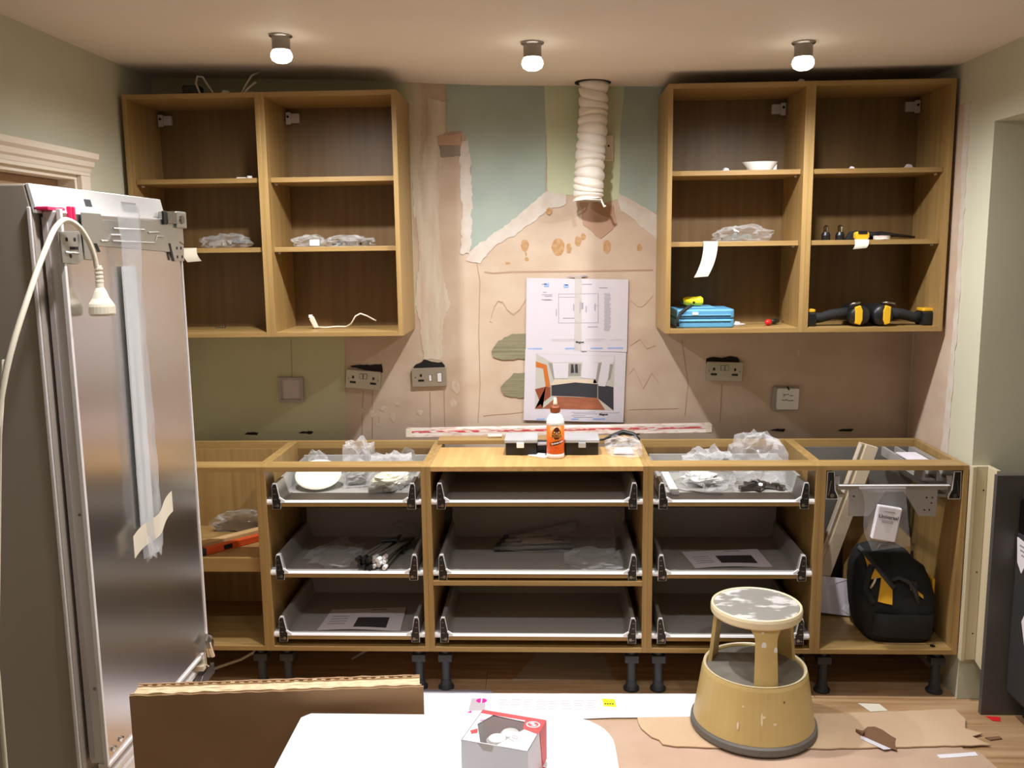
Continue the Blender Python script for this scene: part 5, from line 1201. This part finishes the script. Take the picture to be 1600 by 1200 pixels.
# ------------------------------------------------------------------ step stool
SX, SY, SZ = 1.145, -.785, FZ + .0115
t = thing('step_stool', 'round cream kick stool with worn grey treads, standing on the torn cardboard', 'step stool', (SX, SY, SZ))
def L_(prof, name, m, seg=48, **k): return MB().lathe(prof, (SX, SY, SZ), seg).build(name, m, t, **k)
L_([(.19, 0), (.209, 0), (.213, .006), (.211, .024), (.204, .03), (.196, .03), (.19, .024)], 'rubber_ring', stool_ring)
L_([(.197, .03), (.2035, .031), (.200, .05), (.176, .205), (.172, .2165), (.166, .2185), (.161, .215), (.160, .206), (.001, .206), (.001, .200), (.155, .200), (.19, .04)], 'skirt', stool_c)
L_([(.001, .2065), (.1595, .2065), (.159, .2115), (.152, .213), (.001, .213)], 'lower_tread', stool_rub)
MB().lathe([(.169, .2175), (.1715, .2205), (.168, .2215), (.163, .219), (.169, .2175)], (SX, SY, SZ), 48, cap=False).build('step_rim', rim_cream, t)
def strap(a0, name='leg'):
    B = MB(); nz, na = 12, 8
    def half(z): return (.038 + .032 * max(0, (z - .36) / .055) ** 2.2)
    def rr_(z): return .158 - (.158 - .137) * (z - .19) / (.42 - .19)
    o = []
    for s_ in (0, 1):
        for i in range(nz + 1):
            z = .205 + (.418 - .205) * i / nz
            r_ = rr_(z) - .012 * s_
            for j in range(na + 1):
                a = a0 + (half(z) / .15) * (2 * j / na - 1)
                o.append((SX + r_ * math.cos(a), SY + r_ * math.sin(a), SZ + z))
    W = na + 1; N = (nz + 1) * W; fs = []
    for i in range(nz):
        for j in range(na):
            q = (i * W + j, i * W + j + 1, (i + 1) * W + j + 1, (i + 1) * W + j); fs.append(q); fs.append(tuple(N + k for k in reversed(q)))
        for j in (0, na): fs.append((i * W + j, (i + 1) * W + j, N + (i + 1) * W + j, N + i * W + j))
    for j in range(na):
        fs.append((j, j + 1, N + j + 1, N + j)); k = nz * W; fs.append((k + j, k + j + 1, N + k + j + 1, N + k + j))
    return B.add(o, fs).build(name, stool_c, t, smooth=False)
l1 = strap(math.radians(-89)); strap(math.radians(31)); strap(math.radians(152))
for (a_, z, rx, rz) in ((-.06, .352, .008, .013), (.21, .335, .006, .012), (-.09, .395, .004, .004)):
    aa = math.radians(-89) + a_
    r_ = .158 - .021 * (z - .19) / .23 + .0006
    B = MB(); vs = [(SX + r_ * math.cos(aa + rx * math.cos(2 * PI * k / 14) / r_), SY + r_ * math.sin(aa + rx * math.cos(2 * PI * k / 14) / r_), SZ + z + rz * math.sin(2 * PI * k / 14)) for k in range(14)]
    B.add(vs, [list(range(14))]).build('paint_spot', rail_white, l1)
L_([(.132, .404), (.1475, .405), (.151, .411), (.1515, .428), (.149, .437), (.1455, .4395), (.1415, .436), (.141, .430), (.001, .430), (.001, .424), (.138, .424), (.135, .412)], 'top_ring', rim_cream)
L_([(.001, .4305), (.1405, .4305), (.140, .4355), (.136, .437), (.001, .437)], 'upper_tread', stool_rub_w)
for i, (a_, z, w_, h_) in enumerate([(-1.66, .12, .004, .022), (-1.63, .128, .007, .005), (-1.44, .105, .006, .005), (-1.98, .155, .003, .004), (-2.05, .09, .004, .013), (-1.25, .172, .003, .004)]):
    r_ = .2035 - (.2035 - .176) * (z - .031) / .174 + .0012
    vs = []
    for k in range(10):
        an = 2 * PI * k / 10; zz = z + h_ * math.sin(an); rk = .2035 - (.2035 - .176) * (zz - .031) / .174 + .0012
        aa = a_ + w_ * math.cos(an) / rk; vs.append((SX + rk * math.cos(aa), SY + rk * math.sin(aa), SZ + zz))
    MB().add(vs, [list(range(10))]).build('paint_spot', rim_cream if i < 5 else kraft_d, t)

# ------------------------------------------------------------------ white table, carton, light-bulb box
t = thing('table', 'white table with rounded corner in the foreground', 'table', (.26, -2.45, FZ))
zt_ = .72
tp_ = [(-.047, -2.9), (.57, -2.9), (.568, -2.25)]
for k in range(9):
    a = PI / 2 * k / 8; tp_.append((.468 + .098 * math.cos(a) - 0 * k, -2.165 + .105 * math.sin(a)))
tp_ += [(-.03, -2.058), (-.046, -2.075)]
MB().prism(tp_, 'z', zt_ - .03, zt_).build('tabletop', table_w, t, bevel=.003)
for x in (0.02, .50):
    for y_ in (-2.83, -2.17): MB().tube([(x, y_, FZ), (x, y_, zt_ - .03)], [.018, .022], 12).build('leg', table_w, t)
B = MB().box(-.01, .53, -2.20, -2.185, zt_ - .09, zt_ - .03); B.build('apron', table_w, t)
B = MB().box(-.01, .53, -2.87, -2.855, zt_ - .09, zt_ - .03); B.build('apron', table_w, t)
t = thing('flat_carton', 'brown corrugated carton standing on edge behind the white table', 'carton', (-.1, -2.0, FZ), (0, 0, .085))
ct = .755 - FZ
def wavy(y0, y1, seed, zamp=.003, dz_=0.0, x0=-.293, x1=.293, name='panel', m=kraft):
    n = 48; r = random.Random(seed)
    tops = [ct + dz_ + zamp * (mnoise.noise(Vector((i * .35, seed, 0))) + .35 * math.sin(i * 1.7)) for i in range(n + 1)]
    vs = []; 
    for i in range(n + 1):
        x = x0 + (x1 - x0) * i / n
        vs += [(x, y0, 0), (x, y1, 0), (x, y0, tops[i]), (x, y1, tops[i])]
    fs = []
    for i in range(n):
        a = i * 4; b = a + 4
        fs += [(a, b, b + 2, a + 2), (a + 1, a + 3, b + 3, b + 1), (a + 2, b + 2, b + 3, a + 3), (a, a + 1, b + 1, b)]
    fs += [(0, 2, 3, 1), (n * 4, n * 4 + 1, n * 4 + 3, n * 4 + 2)]
    return MB().add(vs, fs).build(name, m, t, local=True)
t.location = (-.103, -2.016, FZ)
wavy(-.024, -.0205, 1, .0022, 0, x0=-.293, x1=.292, name='front_panel', m=kraft)
wavy(-.0204, -.0185, 2, .0028, .003, name='front_liner', m=kraft_l, x1=.288)
for k in range(3): wavy(-.0184 + .0118 * k, -.0070 + .0118 * k, 3 + k, .0012, -.002, name='core', m=kraft_l, x0=-.290, x1=.284 - .001 * k)
wavy(.0171, .020, 9, .0012, .001, name='rear_liner', m=kraft_l, x0=-.29, x1=.282)
rp = wavy(.0201, .0235, 10, .0016, .003, name='rear_panel', m=kraft, x0=-.29, x1=.282)
B = MB()
for k in range(30):
    x = -.28 + .0185 * k; B.box(x, x + .009, .0172, .0198, ct + .0015, ct + .0035)
B.build('flute_gaps', kraft_d, t, local=True, kind='stuff')
# bulb box on the table
Mx = Matrix.Translation((.366, -2.253, zt_ + .0005)) @ Matrix.Rotation(math.radians(-16.5), 4, 'Z')
t = thing('light_bulb_box', 'white and red carton with a clear window showing two round bulbs, on the table', 'box', (.366, -2.253, zt_ + .0005), (0, 0, math.radians(-16.5)))
w2, d2, hh = .060, .053, .078
e_ = .0012
MB().box(-w2, w2, -d2, d2, 0, e_).build('base', paper, t, local=True)
MB().box(-w2, w2, -d2, -d2 + e_, e_, hh).build('front_side', paper, t, local=True)
MB().box(-w2, w2, d2 - e_, d2, e_, hh).build('rear_side', red_card, t, local=True)
MB().box(-w2, -w2 + e_, -d2 + e_, d2 - e_, e_, hh).build('left_side', paper, t, local=True)
MB().box(w2 - e_, w2, -d2 + e_, d2 - e_, e_, hh).build('right_side', paper, t, local=True)
win = [(-.026, -.052), (.004, -.0505), (.036, .020), (.032, .036), (-.036, .041), (-.052, .004)]
outer = [(-w2, -d2), (w2, -d2), (w2, d2), (-w2, d2)]
# top face as a ring of quads round the window
ring_o = [(-.028, -d2), (.010, -d2), (w2, .022), (w2, d2), (-.034, d2), (-w2, .006)]
wn = [(max(-w2 + .004, x), max(-d2 + .003, y_)) for x, y_ in win]
B = MB()
n = 6
vs = [(x, y_, hh) for x, y_ in ring_o] + [(x, y_, hh) for x, y_ in wn] + [(-w2, -d2, hh), (w2, -d2, hh), (-w2, d2, hh)]
vs2 = [(x, y_, hh - e_) for x, y_, z in vs]
f0 = [(0, 1, n + 1, n), (1, 13, 2, n + 2, n + 1), (2, 3, n + 3, n + 2), (3, 4, n + 4, n + 3), (4, 14, 5, n + 5, n + 4), (5, 12, 0, n, n + 5)]
off = len(vs)
B.add(vs + vs2, f0 + [tuple(off + k for k in reversed(f)) for f in f0])
tf = B.build('top_face', paper, t, local=True)
MB().prism([(-w2, d2 - .012), (w2, d2 - .012), (w2, d2), (-w2, d2)], 'z', hh, hh + .0004).build('red_band', red_card, tf, local=True)
MB().prism([(w2 - .03, d2 - .04), (w2, d2 - .05), (w2, d2 - .012), (w2 - .035, d2 - .012)], 'z', hh, hh + .0003).build('red_corner', red_card, tf, local=True)
B = MB(); M0 = Matrix.Translation((w2 - .017, d2 - .022, 0))
B.prism(ell(0, 0, .0125, .0105, 22), 'z', hh + .0004, hh + .0007, 0); B.prism(ell(0, 0, .010, .008, 22), 'z', hh + .0007, hh + .0009, 1)
B.prism([(-.008, .001), (-.003, .006), (.003, .004), (-.001, .001), (.008, -.001), (.003, -.006), (-.003, -.004), (.001, -.001)], 'z', hh + .0009, hh + .0011, 0)
B.xf(M0).build('round_logo', [paper, red_card], tf, local=True)
B = MB(); text_mesh('10', .02, Matrix.Translation((.024, -.022, hh + .0004)) @ Matrix.Rotation(math.radians(66), 4, 'Z'), B); B.build('lettering', ink_faint, tf, local=True)
B = MB().prism([(-.056, -.02), (-.046, -.01), (-.041, -.024), (-.05, -.03)], 'z', hh, hh + .0003); B.build('red_print', red_card, tf, local=True)
B = MB().prism([(-.048, .016), (-.044, .024), (-.054, .014)], 'z', hh, hh + .0003); B.build('magenta_print', ink_pink, tf, local=True)
MB().prism([(wn[i][0] * 1.03, wn[i][1] * 1.0) for i in range(6)], 'z', hh - e_ - .0006, hh - e_ - .0001).build('clear_window', clear3, t, local=True)
MB().box(-w2 + .004, w2 - .004, -d2 + .004, d2 - .004, .012, .013).build('inner_tray', dull_steel, t, local=True)
for (x, y_) in ((-.012, .012), (.004, -.016)): pass
for (x, y_) in ((.004, .020), (-.012, -.004)):
    b_ = MB().lathe([(.001, .014), (.009, .014), (.010, .03), (.016, .045), (.0195, .056), (.019, .059), (.001, .0595)], (x, y_, 0), 20).build('bulb', plate_grey, t, local=True)
    MB().lathe([(.001, .0595), (.0165, .0595), (.015, .063), (.001, .0635)], (x, y_, 0), 20).build('diffuser', table_w, b_, local=True)
# open red end flaps
fl1 = [(w2, -.03, hh), (w2, d2, hh), (w2 + .010, d2 - .002, .03), (w2 + .008, -.02, .03)]
MB().prism([(.028, .004), (d2, .004), (d2, hh), (.012, hh)], 'x', w2 + .0002, w2 + .001).build('red_end', red_card, t, local=True)
MB().prism([(w2 + .001, .002), (w2 + .035, -.012), (w2 + .05, .012), (w2 + .001, .03)], 'z', .001, .002).build('red_flap', red_card, t, local=True)
MB().prism([(w2 + .001, -.04), (w2 + .014, -.05), (w2 + .02, -.02), (w2 + .001, -.005)], 'z', .0012, .002).build('white_flap', paper, t, local=True)
B = MB().prism([(-.02, hh - .012), (-.004, hh - .012), (0, hh), (-.03, hh)], 'y', -d2 - .0004, -d2); B.build('tab', lilac_pl, t, local=True)
